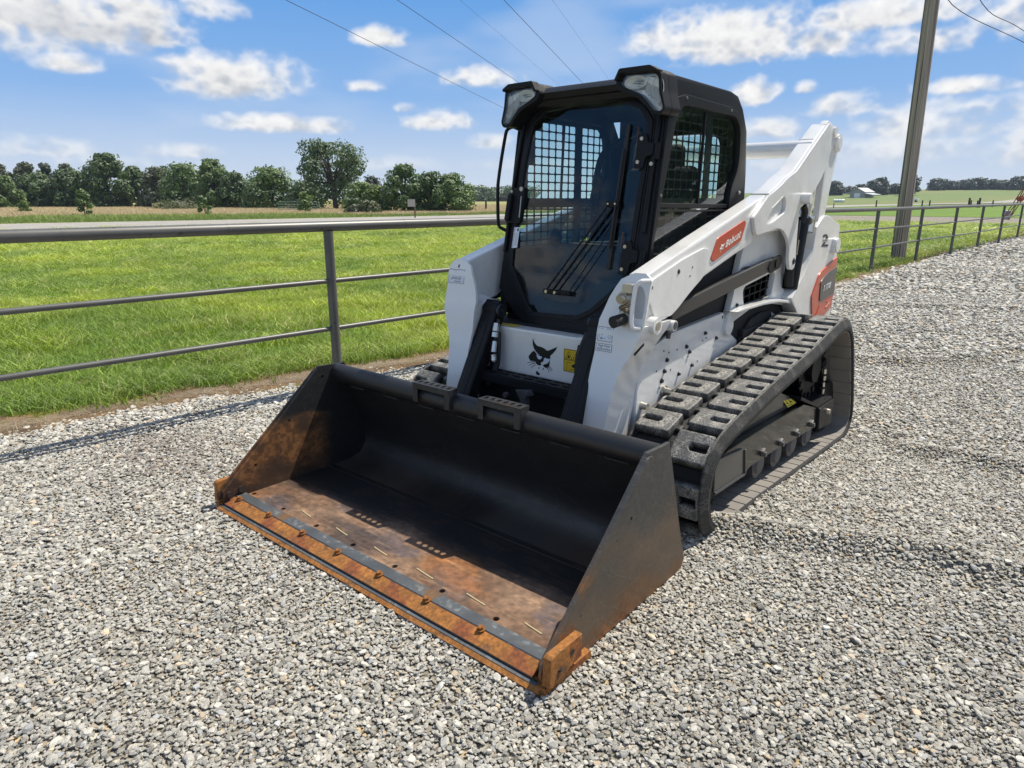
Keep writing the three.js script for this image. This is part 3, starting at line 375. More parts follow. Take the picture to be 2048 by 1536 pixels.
function tree(name, label, category, u0, u1, vtop, D, o = {}) {
  const r = rng(treeSeed++), gp = at((u0 + u1) / 2, 405, D), gy = H(gp.x, gp.z) - 0.12, top = at((u0 + u1) / 2, vtop, D).y - gy, w = at(u0, 400, D).distanceTo(at(u1, 400, D)) * (o.wide ?? 1.32), t = thing(name, label, category, o.group);
  t.position.set(gp.x, gy, gp.z);
  const cb = (o.base ?? 0.08) * top, side = V(RGT.x, 0, RGT.z), lean = (o.lean || 0) * w, nC = o.clumps || 16, clumps = [];
  for (let k = 0; k < nC; k++) {
    const f = (k + 0.5) / nC, h = lerp(cb, top, Math.pow(f, 0.85)), e = (h - cb) / (top - cb), env = o.shape ? o.shape(e) : Math.sin(Math.PI * clamp(0.24 + 0.68 * Math.pow(e, 0.95))) , cr = w * lerp(0.15, 0.25, r()) * (0.55 + 0.45 * env) * (o.fine || 1), a = k * 2.4 + r(), d = (w * 0.5 * env - cr * 0.6) * (0.45 + 0.55 * r());
    const c = V(0, Math.min(h, top - cr * 0.55), 0).addScaledVector(side, Math.cos(a) * Math.max(0, d) + lean * e).add(V(-side.z, 0, side.x).multiplyScalar(Math.sin(a) * Math.max(0, d) * 0.8)); clumps.push([c, cr]);
  }
  clumps.push([V(0, top - w * 0.1, 0).addScaledVector(side, lean), w * 0.13]);
  const L = Math.round((o.leaves || 3600) * 1.5), s = (o.size || 0.32) * (o.size ? 1 : D / 105), pal = FAR[o.tone || 'mid'], pos = [], nor = [], uv = [], col = [], idx = [];
  const tot = clumps.reduce((q, c) => q + c[1] * c[1], 0), X = V(), Y = V(), N = V();
  for (const [c, cr] of clumps) {
    const n = Math.round(L * cr * cr / tot), tint = r(), sub = Array.from({ length: 9 }, () => V(r() - 0.5, (r() - 0.5) * 0.8, r() - 0.5).normalize());
    for (let k = 0; k < n; k++) {
      const dir = V(r() - 0.5, r() - 0.5, r() - 0.5).normalize(); let bump = 0.72; for (const q of sub) bump = Math.max(bump, 0.72 + 0.6 * Math.pow(Math.max(0, q.dot(dir)), 9)); const d = cr * bump * (0.55 + 0.5 * Math.sqrt(r()));
      const p = c.clone().add(V(dir.x * d, dir.y * d * 0.85, dir.z * d)); if (p.y < 0.15) p.y = 0.15 + r() * 0.5;
      N.set(dir.x + (r() - 0.5) * 1.6, dir.y + 0.3 + (r() - 0.5) * 1.6, dir.z + (r() - 0.5) * 1.6).normalize(); X.set(r() - 0.5, r() - 0.5, r() - 0.5).cross(N).normalize(); Y.crossVectors(N, X);
      const z = s * (0.6 + 0.8 * r()), b = pos.length / 3, q = clamp(0.55 * tint + 0.6 * r() - 0.05), cc = mix3(pal[0], pal[1], q);
      for (const [i, j, k2] of [[-0.5, 0, 0], [0, -0.38, 0.1], [0.55, 0, -0.05], [0, 0.38, 0.1]]) { pos.push(p.x + (X.x * i + Y.x * j + N.x * k2) * z, p.y + (X.y * i + Y.y * j + N.y * k2) * z, p.z + (X.z * i + Y.z * j + N.z * k2) * z); nor.push(N.x, N.y, N.z); uv.push(i, j); col.push(...cc); }
      idx.push(b, b + 1, b + 2, b, b + 2, b + 3);
    }
  }
  const g = new THREE.BufferGeometry(); g.setAttribute('position', new THREE.Float32BufferAttribute(pos, 3)); g.setAttribute('normal', new THREE.Float32BufferAttribute(nor, 3)); g.setAttribute('uv', new THREE.Float32BufferAttribute(uv, 2)); g.setAttribute('color', new THREE.Float32BufferAttribute(col, 3)); g.setIndex(idx);
  const tr = Math.max(0.06, w * (o.trunk || 0.032)), parts = [], fork = V(0, cb + (top - cb) * 0.3, 0).addScaledVector(side, lean * 0.3);
  parts.push(cyl(V(0, -0.3, 0), fork, tr, tr * 0.62, 9)); clumps.filter((_, i) => i % 2 === 0).forEach(([c]) => { const m = fork.clone().lerp(c, 0.5).add(V(0, (c.y - fork.y) * 0.12, 0)); parts.push(cyl(fork.clone().lerp(V(0, 0, 0), 0.25 * r()), m, tr * 0.5, tr * 0.32, 6), cyl(m, c, tr * 0.32, tr * 0.1, 6)); });
  mk('trunk', parts, barkMat, t); mk('crown', g, leafMat, t); return t;
}
{
  const T = (...a) => tree('tree', ...a), g = 'trees of the line beyond the road';
  const A = (label, u0, u1, v, D, o = {}) => T(label, 'tree', u0, u1, v, D, { group: g, ...o });
  A('pale hazy tree at the far left end of the tree line', -30, 40, 328, 165, { tone: 'olive', leaves: 2600 });
  A('grey-green tree second from the left in the back row', 30, 90, 326, 165, { tone: 'olive', leaves: 2600 });
  A('small round grey-green treetop left of the tall rounded tree', 84, 122, 328, 160, { tone: 'blue', leaves: 2200 });
  A('thin grey treetop just left of the tall rounded tree', 120, 168, 329, 160, { tone: 'olive', leaves: 2200 });
  A('low light green tree at the left picture edge, in front', -24, 50, 354, 138, { tone: 'mid', leaves: 3200, clumps: 14, base: 0.02 });
  A('dark green tree beside the low light green one at the left edge', 36, 122, 348, 146, { tone: 'dark', leaves: 3600, base: 0.02 });
  A('wide dark green tree behind the small sapling on the left', 94, 194, 341, 144, { tone: 'dark', leaves: 4200, base: 0.02 });
  A('tall dark tree with a rounded dome crown', 172, 268, 309, 140, { tone: 'dark', leaves: 6500, clumps: 24, base: 0.03, fine: 0.8 });
  A('narrow dark tree touching the right flank of the domed tree', 244, 308, 334, 140, { tone: 'dark', leaves: 3200, base: 0.02 });
  A('pale olive tree between two darker green ones', 286, 354, 336, 132, { tone: 'olive', leaves: 3200, base: 0.02 });
  A('broad dense green tree left of the pointed tall one', 318, 426, 331, 126, { tone: 'mid', leaves: 5200, clumps: 20, base: 0.02 });
  A('tall pointed green tree near the second sapling', 396, 472, 319, 120, { tone: 'mid', leaves: 5000, clumps: 20, base: 0.02, lean: -0.08, fine: 0.8 });
  A('lower tree leaning on the right side of the pointed tall tree', 442, 504, 346, 118, { tone: 'dark', leaves: 3200, base: 0.02 });
  A('isolated rounded tree with low flanks left of the leaning tree', 492, 596, 338, 112, { tone: 'mid', leaves: 5000, clumps: 18, base: 0.05 });
  A('low dark thicket tree right of the isolated rounded tree', 570, 652, 364, 108, { tone: 'dark', leaves: 3400, base: 0.0 });
  A('tallest tree, its crown blown over to the left', 608, 736, 284, 100, { tone: 'dark', leaves: 7500, clumps: 26, base: 0.16, lean: -0.10, fine: 0.74, shape: e => 0.42 + 0.58 * sstep(0.0, 0.55, e) * (1 - 0.55 * sstep(0.78, 1.0, e)), size: 0.27, wide: 1.2, trunk: 0.04 });
  A('bright green bushy tree under the leaning tallest tree', 690, 752, 366, 84, { tone: 'light', leaves: 3200, base: 0.0, size: 0.24 });
  A('hazy blue-green treetop far behind the bright bushy tree', 724, 770, 354, 140, { tone: 'blue', leaves: 1800 });
  A('light green tree left of the last clump of the line', 728, 782, 372, 82, { tone: 'light', leaves: 2800, base: 0.0, size: 0.24 });
  A('tall spiky green tree starting the last clump of the line', 764, 850, 330, 80, { tone: 'mid', leaves: 5600, clumps: 20, base: 0.02, size: 0.24, fine: 0.8 });
  A('middle tree of the last clump, dense and dark', 828, 898, 346, 80, { tone: 'dark', leaves: 4400, base: 0.02, size: 0.24 });
  A('wind-ruffled tree at the right end of the line', 866, 944, 350, 80, { tone: 'mid', leaves: 5200, clumps: 18, base: 0.04, size: 0.24 });
  const S = (label, u0, u1, v, D, o) => tree('sapling', label, 'sapling', u0, u1, v, D, { leaves: 700, clumps: 8, size: 0.2, trunk: 0.03, base: 0.1, ...o });
  S('dark little sapling in the tan field below the domed tree', 146, 186, 380, 74, { tone: 'mid' }); S('thin leaning sapling in front of the pointed tall tree', 396, 424, 392, 72, { tone: 'mid', lean: -0.25, leaves: 450 }); S('pale green sapling left of the tallest leaning tree', 594, 626, 384, 78, { tone: 'light', leaves: 800 });
  const B = (label, u0, u1, v, D, o) => tree('bush', label, 'bush', u0, u1, v, D, { leaves: 1300, clumps: 9, size: 0.2, base: 0, ...o });
  B('yellow-green bush at the foot of the bright trees', 716, 762, 403, 72, { tone: 'yellow' }); B('low olive bush left of the yellow-green one', 690, 726, 411, 72, { tone: 'olive' }); B('long low green bush along the foot of the broad dense tree', 296, 406, 404, 108, { tone: 'yellow', clumps: 14, leaves: 1800 }); B('small low bush near the left edge of the tan field', 34, 58, 402, 92, { tone: 'light', leaves: 600 });
  // right-hand far trees on the rise
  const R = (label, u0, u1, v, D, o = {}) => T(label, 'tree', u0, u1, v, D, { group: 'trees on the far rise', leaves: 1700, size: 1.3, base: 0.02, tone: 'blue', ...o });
  R('dark tree beside the raised lift arm, left of the farm shed', 1650, 1684, 364, 470); R('low tree clump left of the farm shed', 1680, 1716, 375, 500); R('small tree clump just behind the farm shed roof', 1706, 1740, 371, 520);
  R('round full tree right of the farm shed', 1733, 1776, 357, 470, { leaves: 2600 }); R('lower tree between the round full tree and the pole', 1764, 1806, 370, 480);
  R('tall thin tree showing on both sides of the utility pole', 1792, 1838, 352, 460, { leaves: 1100, clumps: 9, base: 0.25, fine: 0.8 });
  R('first tree of the long wood right of the pole', 1850, 1886, 358, 560); R('second tree of the long wood right of the pole', 1876, 1912, 363, 570); R('third tree of the long wood, lower than its neighbours', 1902, 1940, 362, 580); R('broad high tree in the middle of the long wood', 1925, 1972, 357, 570, { leaves: 2600 }); R('dark tree past the middle of the long wood', 1962, 1994, 360, 575); R('lower tree before the right picture edge', 1984, 2020, 362, 570); R('high rounded tree at the right picture edge', 2008, 2062, 354, 560, { leaves: 2600 });
  // shade trees right of the yard, outside the picture: the cab's side window mirrors them
  [[9.5, -21, 8.5, 7], [14.5, -25, 9.5, 8], [20, -27, 9, 8], [13, -33, 10, 9]].forEach(([x, z, h, w], i) => { const o = tree('shade_tree', ['leafy shade tree at the right of the yard, nearest the lane', 'second leafy shade tree at the right of the yard', 'third leafy shade tree, farthest right of the yard', 'tall leafy tree behind the other yard trees'][i], 'tree', 1000, 1000 + w / 1.32 * 13.5, 400 - (h - 1.4) * 14, 100, { leaves: 3000, clumps: 16, base: 0.12, size: 0.36, tone: 'mid' }); o.position.set(x, 0, z); });
  // far wood behind the left field edge: reads as one mass
  const wood = tree('far_wood', 'distant low wood on the horizon left of the cab', 'wood', 925, 1060, 375, 420, { tone: 'dark', leaves: 5200, size: 1.3, clumps: 40, base: 0, shape: () => 1, fine: 0.42 }); wood.userData.kind = 'stuff';
}
// farm shed on the rise
{
  const p = at(1724, 388, 430), t = thing('farm_shed', 'grey-roofed farm shed with a white front among the far trees', 'shed'); t.position.set(p.x, H(p.x, p.z) - 0.3, p.z); t.rotation.y = -0.25;
  const roofM = std({ color: lin(0.32, 0.32, 0.33), roughness: 0.6, metalness: 0.4 }), wallM = std({ color: lin(0.28, 0.28, 0.28), roughness: 0.9 }), lightM = std({ color: lin(0.75, 0.76, 0.78), roughness: 0.7 });
  mk('wall', [plateZ([[-4, 0], [4, 0], [4, 3], [0, 5], [-4, 3]], -5, 5)], wallM, t); mk('roof', [plateZ([[-4.4, 2.8], [0, 5.05], [4.4, 2.8], [4.4, 3.05], [0, 5.35], [-4.4, 3.05]], -5.4, 5.4)], roofM, t);
  mk('lean_to_roof', plateZ([[-8.5, 1.9], [-4.05, 2.7], [-4.05, 2.9], [-8.5, 2.1]], -4, 5), lightM, t); mk('lean_to_roof', plateZ([[4.05, 2.2], [8.5, 1.6], [8.5, 1.8], [4.05, 2.4]], -4, 5), lightM, t); mk('door', plateZ([[-1.6, 0], [1.6, 0], [1.6, 2.4], [-1.6, 2.4]], 5.02, 5.1), lightM, t);
}
// wrapped bales
{
  const m = std({ color: lin(0.75, 0.77, 0.78), roughness: 0.6 }); let first;
  [1671, 1676, 1681, 1686].forEach((u, i) => { const p = at(u, 394, 300), b = i ? first.clone() : mk('hay_bale', [cyl(V(-0.75, 0.7, 0), V(0.75, 0.7, 0), 0.72, 0.72, 18)], m); if (i) { b.name = numbered('hay_bale'); scene.add(b); } else { numbered('hay_bale'); first = b; } b.position.set(p.x, H(p.x, p.z) + 0.2, p.z); b.scale.setScalar(0.8); b.rotation.y = 0.6 + 0.1 * i; tag(b, ['first', 'second', 'third', 'last'][i] + ' white wrapped bale from the lift arm in the row of four', 'hay bale', 'white bales in a row on the rise'); });
  const p = at(1829, 394, 300), t = thing('trailer', 'small pale trailer parked in the far field just right of the pole', 'trailer'); t.position.set(p.x, H(p.x, p.z) + 0.3, p.z); mk('box', [box(-1.4, 1.4, 0.5, 1.3, -0.8, 0.8, 0.05)], m, t); for (const s of [-0.7, 0.7]) mk('wheel', cyl(V(s, 0.35, -0.9), V(s, 0.35, 0.9), 0.35, 0.35, 14), rubberSeal, t);
}
// old wooden posts of the pasture fence
{
  const m = std({ color: lin(0.05, 0.045, 0.04), roughness: 0.95 }); let first;
  [[1668, 408, 130], [1753, 406, 150], [1845, 404, 150], [1860, 404, 150], [1939, 402, 150], [1943, 402, 150], [1956, 401, 150], [1960, 401, 150], [1987, 400, 160], [972, 416, 95]].forEach(([u, v, D], i) => { const q = at(u, v, D), b = i ? first.clone() : mk('wooden_post', [cyl(V(0, -0.3, 0), V(0, 1.2, 0), 0.13, 0.12, 9), cyl(V(0, 1.2, 0), V(0, 1.26, 0), 0.12, 0.06, 9)], m); if (i) { b.name = numbered('wooden_post'); scene.add(b); } else { numbered('wooden_post'); first = b; } b.position.set(q.x, H(q.x, q.z), q.z); b.scale.setScalar(i === 0 ? 0.6 : i === 4 || i === 7 ? 1.35 : 1); tag(b, ['short dark wooden post nearest the lift arm in the far pasture', 'dark wooden post halfway between the lift arm and the utility pole', 'dark wooden post just right of the utility pole', 'second dark wooden post right of the utility pole', 'tall outer post of the left pair at the far gateway', 'shorter inner post of the left pair at the far gateway', 'shorter inner post of the right pair at the far gateway', 'tall outer post of the right pair at the far gateway', 'lone wooden post right of the far gateway', 'lone dark wooden post in the field left of the cab'][i], 'post', 'posts of the far pasture fence'); });
}
// sign and gate by the tree line, rusty implement at the right edge
{
  const p = at(827, 429, 56), t = thing('field_sign', 'small weathered sign board on a post at the road verge', 'sign'); t.position.set(p.x, H(p.x, p.z) - 0.1, p.z); t.rotation.y = 0.75;
  mk('post', bar(V(0.12, 0, 0), V(0.12, 1.35, 0), 0.1, 0.1), std({ color: lin(0.14, 0.08, 0.05), roughness: 0.9 }), t); mk('board', box(-0.42, 0.16, 1.0, 1.55, 0.06, 0.1), std({ color: lin(0.42, 0.38, 0.32), roughness: 0.8 }), t);
  const q = at(596, 416, 88), k = thing('field_gate', 'pale green tube gate in front of the dark thicket', 'gate'); k.position.set(q.x, H(q.x, q.z) - 0.1, q.z); k.rotation.y = -YAW; const gm = std({ color: lin(0.16, 0.24, 0.2), roughness: 0.6 });
  for (let i = 0; i < 4; i++) mk('rail', cyl(V(-2.3, 0.4 + i * 0.28, 0), V(2.3, 0.4 + i * 0.28, 0), 0.035, 0.035, 8), gm, k); for (const s of [-2.3, 0, 2.3]) mk('upright', cyl(V(s, 0.1, 0.04), V(s, 1.3, 0.04), 0.035, 0.035, 8), gm, k);
  const f = at(2034, 434, 62), w = thing('farm_implement', 'rusty thin-legged farm implement behind the far right end of the fence', 'implement'); w.position.set(f.x, 0, f.z); w.rotation.y = -YAW; const rm = std({ color: lin(0.22, 0.09, 0.05), roughness: 0.9 });
  for (const [x, y] of [[-0.9, 1.1], [-0.5, 0.2], [0.9, 2.9], [0.5, 2.7]]) mk('leg', bar(V(x < 0 ? x : -x, x < 0 ? 0 : 0.3, 0.2 * x), V(x < 0 ? 0.3 : 0.9, 2.9, -0.1 * x), 0.05, 0.05), rm, w); mk('hub', [cyl(V(0, 1.5, -0.1), V(0, 1.5, 0.1), 0.2, 0.2, 14), cyl(V(0, 1.5, -0.3), V(0, 1.5, 0.3), 0.1, 0.1, 10)], std({ color: lin(0.33, 0.1, 0.05), roughness: 0.8 }), w);
  mk('tank', [box(-0.75, -0.3, 0.0, 0.7, -0.6, -0.2, 0.08)], std({ color: lin(0.45, 0.46, 0.48), roughness: 0.6 }), w);
}
// utility pole and wires
{
  const base = V(-1.61, 0, -15.77), topP = V(-1.72, 8.4, -15.8), t = thing('utility_pole', 'weathered grey wooden utility pole behind the pipe fence', 'utility pole');
  const wood = tex(512, 1024, (u, v) => { const g = fbm(u * 60, v * 5, 4, 261, 0), k = fbm(u * 18, v * 3, 4, 263), cr = sstep(0.66, 0.72, fbm(u * 40, v * 2.2, 3, 265)); let c = mix3([128, 118, 108], [184, 172, 156], g); c = mix3(c, [104, 98, 94], 0.6 * sstep(0.5, 0.7, k)); return mix3(c, [40, 34, 30], cr * 0.9); });
  const g = cyl(base, topP, 0.165, 0.135, 28); mk('shaft', g, std({ map: wood, roughness: 0.95, bumpMap: grainBump, bumpScale: 0.008 }), t);
  mk('ground_wire', tube([0.02, 0.5, 0.98].map(f => V(lerp(-1.61, -1.72, f) - 0.145 * lerp(1, 0.85, f), 8.4 * f, -15.77 + 0.085)), 0.008, 5, 8), greySteel, t);
  const wm = std({ color: lin(0.03, 0.03, 0.035), roughness: 0.6 });
  const wire = (pts, r, label) => tag(mk(numbered('power_line'), tube(pts, r, 5, 40), wm), label, 'power line', 'overhead wires');
  const dirA = ray(1395, 398); dirA.y = 0; dirA.normalize();
  [[572, 0, 8.0, 0.011, 'lowest overhead wire, ending behind the cab light'], [795, 0, 8.6, 0.011, 'second overhead wire from the left, reaching the cab roof'], [920, 0, 10.4, 0.005, 'faint thin wire between the second and third overhead wires'], [1008, 0, 8.8, 0.011, 'third dark overhead wire, meeting the middle of the roof'], [1105, 0, 10.5, 0.005, 'faint thin overhead wire farthest to the right of its bundle']].forEach(([u, v, h, r, l]) => { const d = ray(u, v), P = EYE.clone().addScaledVector(d, (h - EYE.y) / d.y), a = P.clone().addScaledVector(dirA, -12), e = P.clone().addScaledVector(dirA, 130), m = P.clone().addScaledVector(dirA, 50); m.y -= 0.25; wire([a, P, m, e], r, l); });
  const at2 = (u, v, D) => at(u, v, D); wire([V(-1.68, 6.95, -15.8), at2(1895, 0, 17.5), at2(2048, 85, 21), at2(2200, 165, 27)], 0.008, 'lower wire running right from the utility pole'); wire([V(-1.70, 7.75, -15.8), at2(1960, 0, 19), at2(2048, 62, 22), at2(2200, 170, 29)], 0.008, 'upper wire running right from the utility pole');
}

// ───────────────────────── pipe fence ─────────────────────────
{
  const t = thing('pipe_fence', 'grey welded steel pipe fence along the edge of the gravel yard', 'fence'), m = phy({ color: lin(0.115, 0.113, 0.108), roughness: 0.45, clearcoat: 0.2, clearcoatRoughness: 0.35, map: tex(512, 512, (u, v) => { const n = fbm(u * 8, v * 8, 5, 271, 8), s = vnoise(u * 150, v * 150, 273, 150), ch = sstep(0.80, 0.84, fbm(u * 22, v * 22, 3, 275, 22)); let c = mix3([205, 204, 200], [250, 250, 248], n); if (s > 0.985) c = mix3(c, [120, 88, 66], 0.6); return mix3(c, [120, 96, 80], ch * 0.5); }) });
  const FX = [[-40, 0.45], [-29.34, -0.30], [-25.6, -0.52], [-21.98, -0.71], [-18.78, -0.94], [-15.6, -1.20], [-12.37, -1.43], [0.3, -2.30], [6.6, -2.73]], fx = z => piece(FX, z);
  const zs = [6.6, 3.45, 0.3, -2.87, -6.03, -9.2, -12.37, -15.6, -18.78, -21.98, -25.6, -29.34, -33, -36.6, -40];
  for (const z of zs) mk('post', metric(cyl(V(fx(z), -0.3, z), V(fx(z), 1.255, z), 0.036, 0.036, 20)), m, t);
  const line = (y, r, jig) => { const pts = []; const q = rng(Math.round(y * 100)); for (const z of zs) pts.push(V(fx(z) + (jig ? (q() - 0.5) * 0.012 : 0), y + (z < -12 ? (q() - 0.5) * 0.03 : 0), z)); return tube(pts, r, 18, 90, false, 0.2); };
  mk('top_rail', metric(line(1.288, 0.0375)), m, t); mk('rail', metric(line(0.885, 0.0185, 1)), m, t); mk('rail', metric(line(0.52, 0.0185, 1)), m, t);
  for (const z of [2.0, 1.05, -0.4]) mk('weld_collar', cyl(V(fx(z + 0.012), 1.288, z + 0.012), V(fx(z - 0.012), 1.288, z - 0.012), 0.0385, 0.0385, 18), m, t);
}

// ───────────────────────── the compact track loader ─────────────────────────
const L = thing('track_loader', 'white and black compact track loader with a worn wide bucket on the gravel', 'track loader');
const both = f => { for (const s of [1, -1]) f(s); };
const side = (s, g) => s > 0 ? g : mirror(Array.isArray(g) ? join(g) : g);
const P2 = (x, y, z) => V(x, y, z);
function part(name, geo, mat, parent, label) { const m = mk(name, geo, mat, parent || L); if (label) m.userData.label = label; return m; }
// lettering and stickers are flat prints on a sheet of their own
function print(w, h, draw, alpha = true) { const c = document.createElement('canvas'); c.width = w; c.height = h; const x = c.getContext('2d'); draw(x, w, h); const t = new THREE.CanvasTexture(c); t.colorSpace = THREE.SRGBColorSpace; t.magFilter = THREE.LinearFilter; return std({ map: t, roughness: 0.4, ...(alpha ? { transparent: true, alphaTest: 0.4 } : {}) }); }
function quad(a, b, c, d) { const g = new THREE.BufferGeometry(); g.setAttribute('position', new THREE.Float32BufferAttribute([a, b, c, a, c, d].flatMap(p => [p.x, p.y, p.z]), 3)); g.setAttribute('uv', new THREE.Float32BufferAttribute([0, 0, 1, 0, 1, 1, 0, 0, 1, 1, 0, 1], 2)); g.computeVertexNormals(); return g; } // lower left, lower right, upper right, upper left
function catHead(x, s, ink, eye) { // the maker's emblem, in a box 100 wide
  x.save(); x.scale(s, s); x.fillStyle = ink;
  const poly = p => { x.beginPath(); p.forEach(([a, b], i) => i ? x.lineTo(a, b) : x.moveTo(a, b)); x.closePath(); x.fill(); };
  poly([[20, 0], [23, 10], [27, 16], [33, 22], [40, 24], [47, 25], [53, 27], [60, 30], [66, 35], [74, 33], [81, 30], [90, 26], [99, 21], [95, 30], [89, 38], [83, 44], [77, 49], [77, 57], [71, 59], [57, 56], [50, 54], [44, 51], [37, 46], [30, 40], [26, 35], [23, 30], [20, 22], [19, 15], [19, 6]]);
  poly([[24, 38], [18, 41], [13, 46], [8, 52], [5, 58], [8, 64], [11, 69], [19, 69], [28, 70], [31, 75], [34, 79], [43, 81], [48, 79], [46, 72], [54, 68], [56, 62], [57, 56], [50, 53], [40, 50], [31, 45]]);
  poly([[53, 80], [58, 76], [68, 73], [74, 66], [76, 60], [75, 72], [73, 80], [67, 86], [59, 85]]);
  poly([[29, 101], [33, 99], [36, 97], [37, 101], [40, 103], [44, 103], [42, 107], [42, 111], [37, 110], [32, 109]]); poly([[38, 88], [41, 85], [42, 86], [41, 92], [39, 91]]); poly([[52, 92], [55, 86], [57, 88], [53, 95]]);
  x.fillStyle = eye; poly([[31, 46], [36, 50], [43, 53], [50, 53], [50, 57], [47, 61], [42, 63], [37, 61], [34, 56]]); poly([[58, 57], [66, 60], [75, 58], [76, 62], [73, 67], [67, 70], [62, 70], [59, 64]]);
  x.strokeStyle = ink; x.lineWidth = 1.5; for (const [a, b, c, d] of [[27, 72, 1, 77], [28, 76, 7, 84], [29, 80, 15, 91], [70, 80, 84, 91], [68, 83, 80, 95], [66, 86, 73, 99]]) { x.beginPath(); x.moveTo(a, b); x.quadraticCurveTo((a + c) / 2, (b + d) / 2 - 4, c, d); x.stroke(); }
  x.restore();
}

// --- rubber tracks ---
{
  const loop = [[0.60, 0.025], [0.675, 0.08], [0.715, 0.17], [0.715, 0.27], [0.68, 0.36], [0.60, 0.418], [0.47, 0.452], [0.0, 0.532], [-0.6, 0.612], [-1.0, 0.685], [-1.16, 0.705], [-1.28, 0.69], [-1.365, 0.63], [-1.43, 0.53], [-1.54, 0.30], [-1.62, 0.10], [-1.63, 0.0], [-1.58, -0.06], [-1.48, -0.098], [-1.30, -0.095], [-0.7, -0.062], [0.0, -0.022], [0.47, 0.0]];
  const curve = new THREE.CatmullRomCurve3(loop.map(p => V(0, p[1], p[0])), true, 'centripetal'), N = 260, pts = curve.getSpacedPoints(N).slice(0, N);
  const nrm = pts.map((p, i) => { const t = pts[(i + 1) % N].clone().sub(pts[(i + N - 1) % N]).normalize(); return V(0, -t.z, t.y).multiplyScalar(1); }); const inside = V(0, 0.3, -0.4); const sgn = nrm[0].dot(pts[0].clone().sub(inside)) > 0 ? 1 : -1; nrm.forEach(n => n.multiplyScalar(sgn));
  const X0 = 0.535, X1 = 0.985, pos = [], uv = [], idx = [], prof = [[X0, 0], [X0 + 0.008, 0.010], [X1 - 0.008, 0.010], [X1, 0], [X1, -0.016], [X1 - 0.012, -0.026], [X0 + 0.01, -0.026], [X0, -0.016]];
  let s = 0; for (let i = 0; i <= N; i++) { const k = i % N; if (i) s += pts[k].distanceTo(pts[i - 1]); prof.forEach(([x, d], q) => { pos.push(x, pts[k].y + nrm[k].y * d, pts[k].z + nrm[k].z * d); uv.push(q >= 5 ? (X1 - x) / 0.45 : x, s); }); }
  const m = prof.length; for (let i = 0; i < N; i++) for (let q = 0; q < m; q++) { const a = i * m + q, b = i * m + (q + 1) % m; idx.push(a, b, b + m, a, b + m, a + m); }
  const g = new THREE.BufferGeometry(); g.setAttribute('position', new THREE.Float32BufferAttribute(pos, 3)); g.setAttribute('uv', new THREE.Float32BufferAttribute(uv, 2)); g.setIndex(idx); const belt = clean(crease(g, 0.6));
  const total = s, pitch = total / 27, place = (d) => { const f = (((d / total) % 1) + 1) % 1 * N, i = Math.floor(f) % N, t = f - Math.floor(f), p = pts[i].clone().lerp(pts[(i + 1) % N], t), n = nrm[i].clone().lerp(nrm[(i + 1) % N], t).normalize(), a = pts[i].clone().sub(pts[(i + 1) % N]).normalize(); return new THREE.Matrix4().makeBasis(V(1, 0, 0), n, V().crossVectors(V(1, 0, 0), n)).setPosition(p); };
  const mRim = std({ map: rep(lugTex, 2.2), color: lin(0.24, 0.24, 0.24), roughness: 0.65, bumpMap: rep(grainBump, 5), bumpScale: 0.002 });
  // one lug of each row: a block with a slot cut into it, and a small bar joining it to the guide row
  const scuffShade = g => { const n = g.attributes.normal, p = g.attributes.position, col = new Float32Array(n.count * 3); for (let i = 0; i < n.count; i++) { const worn = p.getY(i) > 0.047 ? 1 : 0.12; col[i * 3] = col[i * 3 + 1] = col[i * 3 + 2] = worn; } g.setAttribute('color', new THREE.BufferAttribute(col, 3)); return g; };  // scuffed tops keep full tone; sides are darkened to paint in shade
  const lugGeo = (out) => { const w = 0.172, l = pitch * 0.785, A = rounded([[0, -l / 2], [w - 0.004, -l / 2], [w + 0.002, -l / 2 + 0.008], [w + 0.002, l / 2 - 0.008], [w - 0.004, l / 2], [0, l / 2]], 0.012, 2), slot = rounded([[w * 0.40, -0.002], [w * 0.48, -0.022], [w * 0.97, -0.022], [w * 0.985, 0.018], [w * 0.48, 0.018]], 0.012, 3).reverse(); let e = plateY(A, 0.004, 0.056, 0.008, [slot], 0.4); const arm = box(-0.032, 0.01, 0.0, 0.032, -0.026, 0.02, 0.012); e = join(e, arm); const q = e.attributes.position; for (let i = 0; i < q.count; i++) { const y = q.getY(i); if (y > 0.02) { const x = q.getX(i), z = q.getZ(i); q.setY(i, y + 0.003 * (vnoise(x * 60, z * 60, 3) - 0.5)); } } e.translate(out ? 0.784 : 0, 0, 0); if (!out) { const f = mirror(e); f.translate(0.737, 0, 0); return scuffShade(metric(f)); } return scuffShade(metric(e)); };
  const gap = (out) => 0;
  const lo = lugGeo(true), li = lugGeo(false), guide = join(box(0.70, 0.73, -0.085, -0.022, -0.03, 0.03, 0.008), box(0.79, 0.82, -0.085, -0.022, -0.03, 0.03, 0.008));
